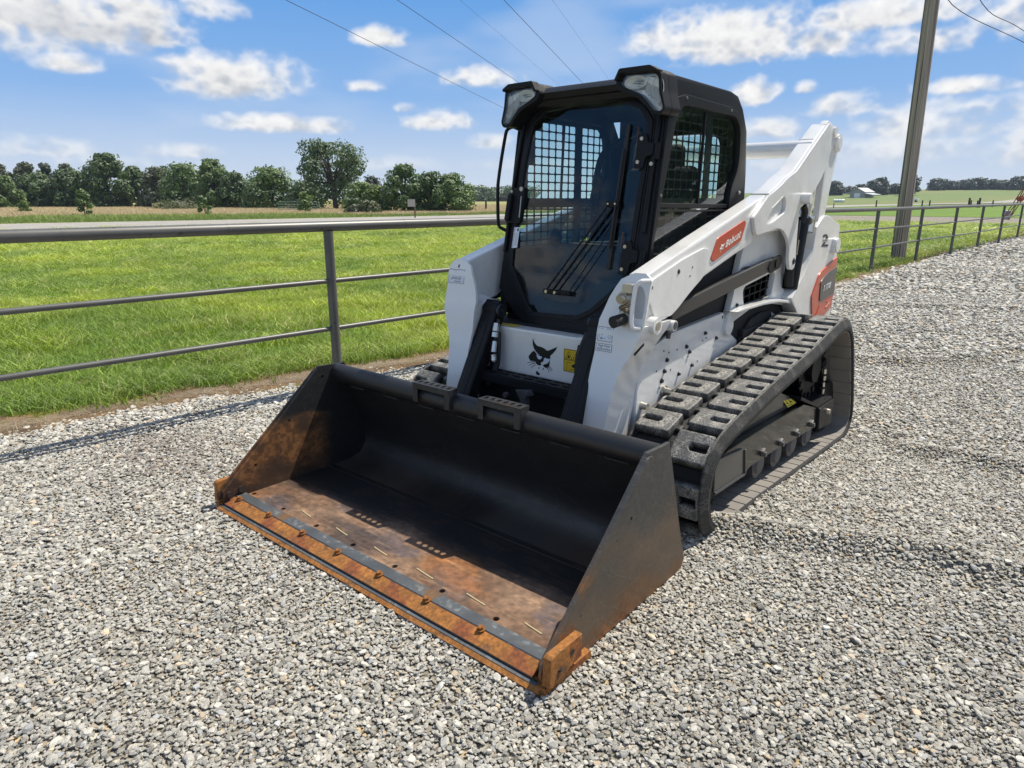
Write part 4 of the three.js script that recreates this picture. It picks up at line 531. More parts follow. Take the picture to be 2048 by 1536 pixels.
  both(sd => {
    const t = part('track', [side(sd, belt)], [mBelt][0], L, sd > 0 ? 'near rubber track with scuffed grey tread blocks' : 'far rubber track, mostly hidden behind the bucket'); 
    const inner = uvBy(side(sd, (() => { const pp = [], uu = [], ii = []; let S = 0; for (let i = 0; i <= N; i++) { const k = i % N; if (i) S += pts[k].distanceTo(pts[i - 1]); for (const x of [X0 + 0.012, X1 - 0.014]) { pp.push(x, pts[k].y - nrm[k].y * 0.0275, pts[k].z - nrm[k].z * 0.0275); uu.push(x, S); } } for (let i = 0; i < N; i++) ii.push(i * 2, i * 2 + 1, i * 2 + 3, i * 2, i * 2 + 3, i * 2 + 2); const q = new THREE.BufferGeometry(); q.setAttribute('position', new THREE.Float32BufferAttribute(pp, 3)); q.setAttribute('uv', new THREE.Float32BufferAttribute(uu, 2)); q.setIndex(ii); q.computeVertexNormals(); return clean(q); })()), (x, y, z) => [(Math.abs(x) - X0) / 0.45, (y + z) * 1.3]);
    part('inner_surface', inner, beltIn, t);
    for (let k = 0; k < 27; k++) for (const out of [true, false]) { const M = place(k * pitch + (out ? 0 : pitch * 0.5) + 0.02), q = part('tread_lug', sd > 0 ? (out ? lo : li) : (out ? side.cacheO ||= scuffShade(mirror(lo)) : side.cacheI ||= scuffShade(mirror(li))), mLug, t); q.applyMatrix4(M); }
    const rims = [[[0.950, 0.006], [0.953, 0.049], [0.958, 0.054], [0.966, 0.052], [0.986, 0.006], [0.985, -0.004]], [[0.571, 0.006], [0.568, 0.046], [0.562, 0.050], [0.553, 0.048], [0.534, 0.006], [0.535, -0.004]].reverse()].map(pr => { const pp = [], ii = [], uu = []; let S = 0; for (let i = 0; i <= N; i++) { const k = i % N; if (i) S += pts[k].distanceTo(pts[i - 1]); pr.forEach(([x, d]) => { pp.push(x, pts[k].y + nrm[k].y * d, pts[k].z + nrm[k].z * d); uu.push(x + d, S); }); } const m = pr.length; for (let i = 0; i < N; i++) for (let q = 0; q + 1 < m; q++) { const a = i * m + q, b = a + 1; ii.push(a, b, b + m, a, b + m, a + m); } const q = new THREE.BufferGeometry(); q.setAttribute('position', new THREE.Float32BufferAttribute(pp, 3)); q.setAttribute('uv', new THREE.Float32BufferAttribute(uu, 2)); q.setIndex(ii); return clean(crease(q, 0.5)); });
    for (const q of rims) part('tread_rim', side(sd, q), mRim, t);
    const gs = []; for (let k = 0; k < 54; k++) { const q = guide.clone(); q.applyMatrix4(place(k * pitch / 2)); gs.push(q); } const gl = part('guide_lugs', side(sd, join(gs)), mBelt, t); gl.userData.kind = 'stuff';
    const ribs = []; for (let k = 0; k < 54; k++) { const q = box(0.835, 0.974, -0.032, -0.022, -0.0455, 0.0455, 0.003); q.applyMatrix4(place(k * pitch / 2)); ribs.push(q); } 
    const rb = part('inner_ribs', side(sd, metric(join(ribs))), beltIn, t); rb.userData.kind = 'stuff';
  });
  // undercarriage frame
  both(sd => {
    const S = g => side(sd, g), G = (x0, x1) => x0, f = part('track_frame', S([plateX(rounded([[0.56, 0.33], [0.43, 0.352], [-0.05, 0.345], [-0.65, 0.322], [-0.93, 0.235], [-1.23, 0.228], [-1.21, 0.10], [-0.87, 0.115], [-0.62, 0.128], [-0.33, 0.150], [-0.09, 0.165], [0.13, 0.172], [0.20, 0.155], [0.52, 0.165], [0.56, 0.19]], 0.02), 0.60, 0.938, 0.006)]), blackGloss, L, 'glossy black track frame');
    part('cover_slope', S([plateX([[0.50, 0.352], [0.03, 0.347], [-0.65, 0.325], [-0.56, 0.372], [-0.32, 0.462], [-0.05, 0.425]], 0.63, 0.90, 0.006)]), blackGloss, f);
    part('gap_backing', S(plateX(rounded([[0.50, 0.34], [0.2, 0.46], [-0.3, 0.535], [-1.0, 0.63], [-1.25, 0.62], [-1.36, 0.45], [-1.42, 0.2], [-1.3, 0.05], [-0.3, 0.08], [0.45, 0.12]], 0.05), 0.56, 0.60, 0.004)), darkMatte, f);  // dark plate added so the gap above the frame reads dark
    part('front_panel', S([plateX(rounded([[0.602, 0.352], [0.27, 0.315], [0.235, 0.172], [0.588, 0.186]], 0.012), 0.935, 0.950, 0.004), bar(P2(0.95, 0.31, 0.262), P2(0.95, 0.17, 0.232), 0.014, 0.016), bar(P2(0.95, 0.172, 0.235), P2(0.95, 0.186, 0.585), 0.014, 0.014)]), phy({ color: lin(0.035, 0.035, 0.036), roughness: 0.35, clearcoat: 0.4, clearcoatRoughness: 0.2 }), f);
    part('rear_bracket', S([plateX(rounded([[-0.93, 0.235], [-1.23, 0.228], [-1.22, 0.06], [-0.95, 0.09]], 0.02), 0.935, 0.955, 0.004), plateX([[-0.56, 0.37], [-0.93, 0.235], [-1.22, 0.232], [-1.2, 0.25], [-0.92, 0.255], [-0.57, 0.388]], 0.62, 0.945, 0.004)]), blackPaint, f);
    [[-0.09, 0.112], [-0.36, 0.092], [-0.62, 0.078], [-0.90, 0.062]].forEach(([z, y]) => { const w = part('roller', S([cyl(P2(0.82, y, z), P2(0.90, y, z), 0.078, 0.078, 28), cyl(P2(0.90, y, z), P2(0.915, y, z), 0.06, 0.05, 24), cyl(P2(0.62, y, z), P2(0.70, y, z), 0.078, 0.078, 24)]), greySteel, f); part('roller_bolt', S([plateX(rounded([[z + 0.05, y + 0.085], [z + 0.075, y + 0.075], [z + 0.09, y + 0.105], [z + 0.05, y + 0.12]], 0.01), 0.93, 0.952, 0.003), cyl(P2(0.94, y + 0.088, z + 0.066), P2(0.962, y + 0.088, z + 0.066), 0.016, 0.014, 14)]), greySteel, f); });
    part('rear_bolt', S(cyl(P2(0.955, 0.175, -1.10), P2(0.972, 0.175, -1.10), 0.018, 0.016, 14)), zinc, f);
    const spr = []; for (let k = 0; k < 15; k++) { const a = k / 15 * 6.283; spr.push(cyl(P2(0.69, 0.44 + 0.185 * Math.sin(a), -1.10 + 0.185 * Math.cos(a)), P2(0.83, 0.44 + 0.185 * Math.sin(a), -1.10 + 0.185 * Math.cos(a)), 0.02, 0.02, 8)); }
    part('drive_sprocket', S([...spr, cyl(P2(0.70, 0.44, -1.10), P2(0.715, 0.44, -1.10), 0.20, 0.20, 30), cyl(P2(0.805, 0.44, -1.10), P2(0.82, 0.44, -1.10), 0.20, 0.20, 30), cyl(P2(0.6, 0.44, -1.10), P2(0.86, 0.44, -1.10), 0.1, 0.09, 24)]), blackPaint, f);
    part('idler', S([cyl(P2(0.66, 0.225, 0.47), P2(0.86, 0.225, 0.47), 0.20, 0.20, 36)]), blackPaint, f); part('idler', S([cyl(P2(0.66, 0.12, -1.42), P2(0.86, 0.12, -1.42), 0.17, 0.17, 36)]), blackPaint, f);
    if (sd > 0) {
      part('hose_fitting', [0.40, 0.355, 0.31, 0.265].map((y, i) => cyl(P2(0.855, y, -1.30), P2(0.855, y - 0.032, -1.302), 0.014 + 0.003 * (i % 2), 0.014, 12)), chrome, f);
      part('warning_sticker', (() => { const a = V(0.905, 0.368, -0.46), n = V(0, 0, 0); return quad(V(0.915, 0.346, -0.445), V(0.915, 0.343, -0.575), V(0.895, 0.392, -0.50), V(0.895, 0.412, -0.375)); })(), print(128, 96, (x, w, h) => { x.fillStyle = '#e3cf27'; x.fillRect(0, 0, w, h); x.fillStyle = '#16150f'; x.fillRect(0, 0, w, 4); x.fillRect(0, h - 4, w, 4); for (const o of [14, 70]) { x.beginPath(); x.moveTo(o, 62); x.lineTo(o + 22, 16); x.lineTo(o + 44, 62); x.closePath(); x.fill(); } x.fillStyle = '#e3cf27'; x.fillRect(33, 30, 6, 18); x.fillRect(89, 30, 6, 18); x.fillStyle = '#16150f'; x.fillRect(14, 72, 98, 6); x.fillRect(14, 82, 70, 5); }, false), f);
    }
  });
}

// --- body ---
{
  const body = part('body', [plateX(rounded([[0.57, 0.26], [0.60, 0.50], [0.59, 0.70], [0.53, 0.775], [0.256, 0.834], [-0.36, 0.860], [-0.385, 0.80], [-0.46, 0.73], [-0.59, 0.66], [-0.76, 0.765], [-0.92, 0.785], [-1.10, 0.778], [-1.20, 0.745], [-1.35, 0.70], [-1.5, 0.4], [-1.4, 0.26]], 0.012), -0.53, 0.53, 0.008)], white, L, 'white lower body and side panels');
  const dark = part('chassis', [box(-0.515, 0.515, 0.2, 0.83, -1.45, 0.57), box(-0.48, 0.48, 0.12, 0.58, 0.5, 0.66), box(-0.50, 0.50, 0.8, 1.22, -1.3, 0.30), plateX([[-0.58, 0.66], [-0.76, 0.77], [-0.92, 0.79], [-1.10, 0.782], [-1.2, 0.5], [-0.55, 0.45]], -0.536, 0.536), box(-0.55, 0.55, 0.35, 0.72, -1.45, -0.62), cyl(P2(-0.72, 0.44, -1.10), P2(0.72, 0.44, -1.10), 0.13, 0.13, 24), box(-0.7, 0.7, 0.18, 0.34, -0.5, -0.36), box(-0.7, 0.7, 0.18, 0.34, 0.16, 0.30)], darkMatte, L, 'black chassis under the cab');
  // rear side panel with its round-cornered vent, the hose opening, the bright ledge above the track arch
  both(s => {
    const S = g => side(s, g), vent = rounded([[-0.575, 0.962], [-0.60, 0.985], [-1.06, 1.038], [-1.085, 1.015], [-1.047, 0.883], [-0.95, 0.866], [-0.68, 0.852], [-0.60, 0.878]], 0.03, 3);
    const pnl = part('side_panel', S(plateX([[-0.36, 0.835], [-0.405, 0.865], [-0.515, 1.19], [-0.60, 1.31], [-1.12, 1.31], [-1.185, 1.28], [-1.184, 1.018], [-1.195, 0.955], [-1.235, 0.918], [-1.30, 0.898], [-1.40, 0.888], [-1.47, 0.895], [-1.55, 0.93], [-1.60, 1.05], [-1.66, 1.05], [-1.66, 0.78], [-1.25, 0.80], [-1.04, 0.835], [-0.77, 0.848], [-0.46, 0.79], [-0.40, 0.70], [-0.45, 0.72]].slice(0, -2), 0.505, 0.545, 0.006, [vent.slice().reverse()])), white, L);
    part('vent_grille', S([box(0.46, 0.5, 0.84, 1.06, -1.10, -0.55), ...[0, 1, 2, 3].flatMap(k => [bar(P2(0.515, 0.86 + 0.05 * k, -0.62), P2(0.515, 0.885 + 0.05 * k, -1.05), 0.01, 0.01)]), ...[0, 1, 2, 3, 4].map(k => bar(P2(0.515, 0.86, -0.66 - 0.085 * k), P2(0.515, 1.03, -0.655 - 0.09 * k), 0.01, 0.01))]), blackPlastic, pnl);
    part('fender_ledge', S(plateX([[-0.365, 0.868], [-0.486, 0.879], [-0.883, 0.876], [-1.048, 0.867], [-1.272, 0.834], [-1.278, 0.812], [-1.041, 0.845], [-0.768, 0.858], [-0.40, 0.858]], 0.52, 0.60, 0.006)), white, pnl);
    part('pivot_lug', S([plateX([...ring(-0.405, 0.775, 0.055, 18)], 0.52, 0.552, 0.006), plateX([[-0.36, 0.78], [-0.455, 0.78], [-0.455, 0.87], [-0.40, 0.87]], 0.52, 0.55, 0.006)]), white, pnl);
    const bp = []; for (const [z, y, r] of [[0.10, 0.735, 0.013], [0.06, 0.70, 0.013], [-0.12, 0.775, 0.012], [-0.27, 0.725, 0.013], [0.02, 0.62, 0.012], [0.31, 0.70, 0.013], [0.33, 0.645, 0.013], [0.355, 0.60, 0.015], [0.17, 0.60, 0.012], [-0.34, 0.835, 0.01], [-0.49, 0.888, 0.012], [-0.05, 0.63, 0.006], [0.07, 0.675, 0.006], [0.2, 0.735, 0.006], [0.345, 0.752, 0.006], [0.29, 0.735, 0.006], [0.26, 0.64, 0.006], [0.41, 0.66, 0.006], [0.37, 0.565, 0.006], [-0.14, 0.745, 0.006], [-0.10, 0.735, 0.006]]) bp.push([z, y, r]);
    bp.forEach(([z, y, r]) => part('panel_bolt', S(bolt(P2(z < -0.4 ? 0.545 : 0.53, y, z), V(1, 0, 0), r * 0.68, r > 0.01 ? 0.012 : 0.002)), boltDark, body));
    part('drain_plug', S([cyl(P2(0.53, 0.515, 0.545), P2(0.565, 0.515, 0.545), 0.02, 0.016, 12), cyl(P2(0.53, 0.545, 0.33), P2(0.58, 0.545, 0.33), 0.02, 0.015, 14), cyl(P2(0.525, 0.545, 0.33), P2(0.545, 0.545, 0.33), 0.028, 0.028, 16)]), zinc, body);
    // tall rear upright with the dark tail panel
    const up = part('rear_upright', S([plateX([[-1.595, 1.30], [-1.656, 1.336], [-1.745, 1.374], [-1.83, 1.374], [-2.145, 1.30], [-2.155, 1.10], [-2.162, 0.55], [-1.9, 0.55], [-1.42, 0.70], [-1.336, 0.77], [-1.247, 0.83], [-1.238, 0.855], [-1.431, 0.99], [-1.518, 1.08], [-1.572, 1.15]], 0.52, 0.615, 0.008), plateX([[-1.19, 1.25], [-1.36, 1.26], [-1.56, 1.25], [-1.60, 1.31], [-1.70, 1.33], [-1.70, 0.8], [-1.52, 1.08], [-1.43, 0.99], [-1.28, 0.88], [-1.19, 1.0]], 0.505, 0.53, 0.006)]), white, L, s > 0 ? 'white rear upright with the model number' : '');
    const red = part('tail_trim', S(plateX([[-2.15, 1.065], [-1.979, 1.035], [-1.767, 0.980], [-1.732, 0.950], [-1.628, 0.824], [-1.70, 0.64], [-1.94, 0.61], [-1.968, 0.64], [-2.15, 0.694]], 0.60, 0.624, 0.005)), orange, up);
    part('tail_panel', S(plateX([[-2.145, 0.995], [-1.949, 0.966], [-1.817, 0.930], [-1.788, 0.908], [-1.803, 0.776], [-1.831, 0.765], [-2.145, 0.792]], 0.61, 0.630, 0.003)), tailGrey, up);
    part('upright_boss', S([cyl(P2(0.60, 1.16, -2.03), P2(0.65, 1.16, -2.03), 0.055, 0.05, 26), plateX(rounded([[-1.98, 1.21], [-2.1, 1.21], [-2.1, 1.10], [-1.98, 1.10]], 0.03), 0.60, 0.64, 0.008)]), white, up);
    part('trim_rib', S([bar(P2(0.626, 0.735, -1.835), P2(0.626, 0.665, -1.765), 0.008, 0.02), bar(P2(0.626, 0.745, -1.98), P2(0.626, 0.765, -2.10), 0.006, 0.012), bar(P2(0.626, 0.70, -1.98), P2(0.626, 0.735, -2.08), 0.006, 0.012)]), orange, up);
    // lift cylinder, hoses in the gap
    part('lift_cylinder', S([cyl(P2(0.56, 0.90, -1.32), P2(0.56, 1.36, -1.42), 0.055, 0.055, 22)]), blackPaint, up);
    part('cylinder_rod', S([cyl(P2(0.56, 1.27, -1.47), P2(0.56, 1.37, -1.49), 0.072, 0.072, 26), cyl(P2(0.56, 1.36, -1.44), P2(0.56, 1.56, -1.49), 0.03, 0.03, 18)]), chrome, up);
    part('hydraulic_hose', S([tube([P2(0.59, 1.45, -1.33), P2(0.59, 1.41, -1.38), P2(0.585, 1.36, -1.39), P2(0.58, 1.33, -1.38)], 0.022, 10), tube([P2(0.58, 1.35, -1.27), P2(0.585, 1.2, -1.24), P2(0.58, 1.05, -1.24), P2(0.57, 0.93, -1.28)], 0.03, 10), tube([P2(0.57, 1.2, -1.32), P2(0.57, 1.05, -1.33), P2(0.56, 0.94, -1.38)], 0.018, 8)]), rubberSeal, up);
    part('hose_fitting', S([cyl(P2(0.60, 1.345, -1.43), P2(0.60, 1.345, -1.47), 0.03, 0.03, 14), cyl(P2(0.585, 1.225, -1.30), P2(0.585, 1.13, -1.30), 0.017, 0.014, 12)]), zinc, up);
    if (s > 0) {
      const txt = print(512, 160, (x, w, h) => { x.clearRect(0, 0, w, h); x.transform(1, 0, -0.22, 1, 30, 0); x.font = 'bold 150px sans-serif'; x.textBaseline = 'middle'; x.fillStyle = '#e9ebee'; x.fillText('T', 6, 78); x.fillText('770', 112, 78); x.save(); x.beginPath(); x.rect(62, 0, 50, 50); x.clip(); x.fillStyle = '#c8502c'; x.fillText('T', 6, 78); x.restore(); });
      part('model_number', quad(V(0.634, 0.824, -1.832), V(0.634, 0.848, -2.085), V(0.634, 0.912, -2.09), V(0.634, 0.888, -1.84)), txt, up, 'white model number lettering');
      part('speed_mark', quad(V(0.617, 1.143, -1.742), V(0.617, 1.138, -1.90), V(0.617, 1.262, -1.865), V(0.617, 1.265, -1.735)), print(128, 256, (x, w, h) => { x.clearRect(0, 0, w, h); x.fillStyle = '#22262a'; x.font = 'bold 250px sans-serif'; x.textBaseline = 'middle'; x.textAlign = 'center'; x.fillText('2', 64, 132); x.clearRect(0, 108, w, 46); x.font = 'bold 36px sans-serif'; x.fillText('SPEED', 64, 132, 118); }), up, 'black two speed mark');
    }
  });
  part('engine_cover', [box(-0.52, 0.52, 0.5, 1.36, -2.12, -1.64, 0.02), box(-0.50, 0.50, 1.2, 1.33, -1.70, -0.72, 0.02)], white, L); part('tail_gate', box(-0.52, 0.52, 0.45, 1.2, -2.17, -2.122, 0.01), darkMatte, L);
  const fp = part('front_panel', [plateZ(rounded([[-0.40, 0.545], [0.40, 0.545], [0.40, 0.80], [0.36, 0.826], [-0.36, 0.826], [-0.40, 0.80]], 0.012), 0.56, 0.65, 0.01)], white, L, 'white front panel with the black cat emblem');
  part('cat_emblem', quad(V(-0.100, 0.590, 0.6515), V(0.10, 0.606, 0.6515), V(0.097, 0.802, 0.6515), V(-0.101, 0.786, 0.6515)), print(400, 440, (x, w, h) => { x.clearRect(0, 0, w, h); catHead(x, 4, '#101216', '#c9d4e6'); }), fp, 'black cat head emblem');
  part('warning_sticker', quad(V(0.137, 0.645, 0.6515), V(0.245, 0.645, 0.6515), V(0.245, 0.762, 0.6515), V(0.137, 0.762, 0.6515)), print(208, 226, (x, w, h) => { x.fillStyle = '#c9a926'; x.fillRect(0, 0, w, h); x.strokeStyle = '#17150c'; x.lineWidth = 5; x.strokeRect(5, 5, w - 10, h - 10); x.beginPath(); x.moveTo(5, 108); x.lineTo(w - 5, 108); x.stroke(); x.lineWidth = 4; for (const o of [18, 108]) { x.beginPath(); x.moveTo(o, 98); x.lineTo(o + 40, 24); x.lineTo(o + 80, 98); x.closePath(); x.stroke(); x.fillStyle = '#17150c'; x.fillRect(o + 26, 72, 30, 16); x.fillRect(o + 34, 58, 14, 16); } x.beginPath(); x.moveTo(40, 210); x.lineTo(40, 130); x.lineTo(90, 130); x.moveTo(70, 205); x.lineTo(160, 185); x.stroke(); x.beginPath(); x.moveTo(90, 160); x.lineTo(150, 124); x.lineTo(180, 150); x.lineTo(120, 182); x.fill(); }, false), fp, 'yellow warning sticker');
  part('caution_strip', box(-0.34, -0.20, 0.8285, 0.8295, 0.58, 0.64, 0.0004), std({ color: lin(0.55, 0.42, 0.05), roughness: 0.5 }), fp);
  const sp = []; for (let k = 0; k < 9; k++) sp.push(rounded([[-0.36 + k * 0.081, 0.0], [-0.30 + k * 0.081, 0.0], [-0.30 + k * 0.081, 0.018], [-0.36 + k * 0.081, 0.018]], 0.006, 2).reverse());
  const st = (() => { const g = plateY([[-0.39, -0.03], [0.39, -0.03], [0.39, 0.075], [-0.39, 0.075]], 0, 0.006, 0.001, [0, 0.045].flatMap(dz => sp.map(h => h.map(([x, z]) => [x, z + dz - 0.015])))); g.translate(0, 0.592, 0.715); return g; })();
  part('front_step', [st, box(-0.39, 0.39, 0.55, 0.592, 0.786, 0.794, 0.002), box(-0.39, -0.36, 0.5, 0.59, 0.66, 0.79), box(0.36, 0.39, 0.5, 0.59, 0.66, 0.79), box(0.245, 0.30, 0.50, 0.56, 0.78, 0.80)], blackPlastic, L);
  part('hook_bolt', cyl(P2(-0.13, 0.5, 0.78), P2(-0.13, 0.5, 0.80), 0.014, 0.014, 12), greySteel, L); part('tow_hook', [plateZ([[-0.05, 0.545], [0.05, 0.56], [0.06, 0.535], [0.03, 0.52], [0.035, 0.42], [-0.01, 0.42], [-0.02, 0.50]], 0.79, 0.81, 0.003), cyl(P2(0.03, 0.535, 0.80), P2(0.03, 0.535, 0.84), 0.018, 0.018, 14)], greySteel, L);
}

// --- lift arms ---
{
  const top = [[0.667, 1.161], [0.151, 1.301], [-0.225, 1.398], [-0.627, 1.502], [-0.71, 1.526], [-0.83, 1.568], [-0.914, 1.607], [-1.058, 1.650], [-1.473, 1.897], [-1.59, 1.962], [-1.65, 1.962], [-1.672, 1.90], [-1.672, 1.80], [-1.660, 1.745], [-1.624, 1.69], [-1.548, 1.615], [-1.414, 1.521], [-1.289, 1.462], [-1.20, 1.43]];
  const low = [[-1.10, 1.36], [-0.95, 1.30], [-0.51, 1.285], [-0.499, 1.238], [-0.286, 1.195], [0.123, 1.097], [0.154, 1.087], [0.258, 1.04], [0.377, 0.974], [0.43, 0.946], [0.55, 0.925], [0.715, 0.93], [0.712, 1.0], [0.698, 1.075]];
  const FP = [[1.16, 0.668], [1.1, 0.692], [1.0, 0.71], [0.9, 0.742], [0.8, 0.757], [0.7, 0.792], [0.6, 0.817], [0.5, 0.84], [0.38, 0.87]], XO = [[0.38, 0.512], [0.5, 0.515], [0.6, 0.52], [0.65, 0.525], [0.7, 0.535], [0.75, 0.551], [0.8, 0.576], [0.85, 0.598], [0.9, 0.616], [0.95, 0.624], [1.2, 0.626]], XI = [[0.6, 0.39], [0.95, 0.392], [1.04, 0.42], [1.1, 0.452], [1.15, 0.478], [1.2, 0.49]], ZB = [[0.38, 0.63], [0.5, 0.605], [0.565, 0.595], [0.645, 0.577], [0.72, 0.587], [0.784, 0.557], [0.867, 0.516], [0.9, 0.487], [0.95, 0.455]];
  const fpz = y => piece([...FP].reverse(), y), xo = y => piece(XO, y), xi = y => piece(XI, y), zb = y => piece(ZB, y);
  const loft = (ys, sec, cap = true) => { const pos = [], idx = []; ys.forEach(y => sec(y).forEach(p => pos.push(...p))); const m = sec(ys[0]).length; for (let i = 0; i + 1 < ys.length; i++) for (let k = 0; k < m; k++) { const a = i * m + k, b = i * m + (k + 1) % m; idx.push(a, b + m, b, a, a + m, b + m); } if (cap) for (let k = 1; k + 1 < m; k++) { idx.push(0, k, k + 1); const o = (ys.length - 1) * m; idx.push(o, o + k + 1, o + k); } const g = new THREE.BufferGeometry(); g.setAttribute('position', new THREE.Float32BufferAttribute(pos, 3)); g.setAttribute('uv', new THREE.Float32BufferAttribute(new Float32Array(pos.length / 3 * 2), 2)); g.setIndex(idx); return clean(crease(g, 0.6)); };
  both(s => {
    const S = g => side(s, g), lab = s > 0 ? 'near white lift arm with the red badge' : 'far white lift arm on the left of the cab';
    const tri = rounded([[-0.641, 1.345], [-0.657, 1.39], [-0.826, 1.492], [-0.895, 1.499], [-0.927, 1.465], [-0.919, 1.405], [-0.729, 1.352]], 0.03, 3).reverse();
    const arm = part('lift_arm', S(metric(join(plateX([...top, ...low], 0.50, 0.60, 0.012, [], 0.7), plateX([[-0.225, 1.396], ...top.slice(3), [-1.175, 1.40], [-1.185, 1.30], [-1.195, 1.20], [-1.212, 1.09], [-1.195, 1.055], [-1.165, 1.043], [-1.12, 1.05], [-1.098, 1.07], [-1.073, 1.12], [-1.068, 1.18], [-1.045, 1.22], [-0.995, 1.262], [-0.935, 1.293], [-0.87, 1.310], [-0.80, 1.313], [-0.53, 1.286], [-0.50, 1.29], [-0.468, 1.318], [-0.440, 1.384], [-0.45, 1.395]].filter((p, i) => i !== 0), 0.60, 0.622, 0.005, [tri])))), white, L, lab);
    part('inner_web', S([plateX([[-0.9, 1.30], [-0.977, 1.285], [-1.19, 1.30], [-1.235, 1.2], [-1.276, 1.101], [-1.287, 1.064], [-1.40, 1.044], [-1.33, 1.3], [-1.2, 1.40]], 0.47, 0.505, 0.004)]), white, arm);
    part('front_leg', S(loft([0.38, 0.45, 0.5, 0.565, 0.6, 0.645, 0.68, 0.72, 0.75, 0.784, 0.82, 0.867, 0.9, 0.935], y => [[xi(y) + 0.06, y, zb(y)], [xo(y), y, zb(y)], [xo(y), y, fpz(y)], [xi(y) + 0.01, y, fpz(y)], [xi(y) + 0.01, y, fpz(y) - 0.06]])), white, arm);
    part('front_plate', S(loft([0.38, 0.5, 0.6, 0.7, 0.75, 0.8, 0.85, 0.9, 0.95, 1.0, 1.05, 1.1, 1.135, 1.15, 1.16, 1.166], y => { const e = sstep(1.125, 1.166, y), z = fpz(y), a = xi(y) + 0.05 * e * e, b = xo(y) + 0.001 - 0.035 * e * e; return [[a, y, z - 0.012], [b, y, z - 0.012], [b, y, z + 0.003], [a, y, z + 0.003]]; })), white, arm);
    part('cover_plate', S(plateX(rounded([[0.655, 1.135], [0.354, 1.212], [0.14, 1.252], [0.085, 1.245], [0.064, 1.215], [0.075, 1.148], [0.14, 1.10], [0.26, 1.045], [0.38, 0.98], [0.45, 0.95], [0.6, 0.96], [0.68, 1.06]], 0.02, 3), 0.60, 0.611, 0.003)), white, arm);
    part('rear_link', S([plateX([[-1.585, 1.96], [-1.63, 1.985], [-1.687, 1.978], [-1.75, 1.966], [-1.83, 1.945], [-1.912, 1.914], [-1.945, 1.868], [-1.935, 1.81], [-1.86, 1.60], [-1.79, 1.36], [-1.66, 1.33], [-1.67, 1.5], [-1.68, 1.7], [-1.67, 1.9]], 0.555, 0.598, 0.006), plateX([[-1.38, 1.52], [-1.55, 1.66], [-1.80, 1.86], [-1.90, 1.80], [-1.74, 1.28], [-1.52, 1.27], [-1.44, 1.34]], 0.49, 0.515, 0.004)]), white, arm);
    const pin = (z, y, r, x, o) => part('pivot_boss', S([cyl(P2(0.59, y, z), P2(x, y, z), r, r * 0.94, 28)]), white, arm);
    pin(0.632, 0.931, 0.042, 0.642, 0); part('pivot_pin', S([cyl(P2(0.60, 0.931, 0.632), P2(0.646, 0.931, 0.632), 0.02, 0.02, 20)]), zinc, arm); pin(-1.79, 1.925, 0.034, 0.612, 0); pin(-1.86, 1.855, 0.062, 0.622, 0); part('pivot_pin', S([cyl(P2(0.59, 1.855, -1.86), P2(0.6245, 1.855, -1.86), 0.040, 0.040, 28)]), white, arm);
    pin(-1.20, 1.488, 0.036, 0.68, 0); part('boss_bolt', S([cyl(P2(0.60, 1.482, -1.235), P2(0.637, 1.482, -1.235), 0.014, 0.014, 12), bolt(P2(0.622, 1.099, -1.168), V(1, 0, 0), 0.016, 0.008), bolt(P2(0.611, 1.105, 0.656), V(1, 0, 0), 0.008, 0.006), bolt(P2(0.611, 1.155, 0.40), V(1, 0, 0), 0.009, 0.004), bolt(P2(0.611, 1.165, 0.26), V(1, 0, 0), 0.0035, 0.003), bolt(P2(0.611, 1.125, 0.28), V(1, 0, 0), 0.0035, 0.003)]), boltDark, arm);
    part('grease_boss', S([cyl(P2(0.57, 0.905, 0.443), P2(0.632, 0.905, 0.443), 0.028, 0.026, 20)]), white, arm); part('grease_plug', S([cyl(P2(0.6, 0.905, 0.443), P2(0.635, 0.905, 0.443), 0.019, 0.019, 18), cyl(P2(0.60, 0.868, 0.443), P2(0.60, 0.84, 0.443), 0.014, 0.01, 10)]), greySteel, arm);
    part('leg_slot', S([bar(P2(0.578, 0.805, 0.722), P2(0.595, 0.85, 0.668), 0.008, 0.022, 0.004, V(0.4, 1, 1))]), darkMatte, arm);
    part('weld_seam', S([bar(P2(0.6225, 1.432, -0.70), P2(0.6225, 1.498, -0.86), 0.003, 0.008), bar(P2(0.505, 1.512, -0.655), P2(0.615, 1.512, -0.655), 0.012, 0.008), bar(P2(0.505, 1.853, -1.375), P2(0.60, 1.853, -1.375), 0.008, 0.006)]), white, arm);
    if (s > 0) {
      part('arm_badge', plateX(rounded([[-0.351, 1.374], [-0.377, 1.359], [-0.326, 1.265], [0.007, 1.173], [0.043, 1.191], [-0.019, 1.286], [-0.041, 1.296]], 0.008, 2), 0.598, 0.606, 0.003), orange, arm, 'red-orange badge with white lettering');
      const bp = (u, v) => { const o = [-0.03, 1.208], e = [-0.255, 0.0628], f = [-0.0148, 0.046]; return V(0.6075, o[1] + e[1] * u + f[1] * v, o[0] + e[0] * u + f[0] * v); };
      part('badge_lettering', quad(bp(0, 0), bp(1.08, 0.05), bp(1.08, 1.28), bp(0, 1.23)), print(640, 200, (x, w, h) => { x.clearRect(0, 0, w, h); x.save(); x.translate(20, 22); catHead(x, 1.55, '#f2ece4', '#3a2018'); x.restore(); x.fillStyle = '#f4efe8'; x.font = 'bold 190px sans-serif'; x.textBaseline = 'alphabetic'; x.fillText('Bobcat', 190, 172, 440); }), arm, 'white lettering and cat emblem');
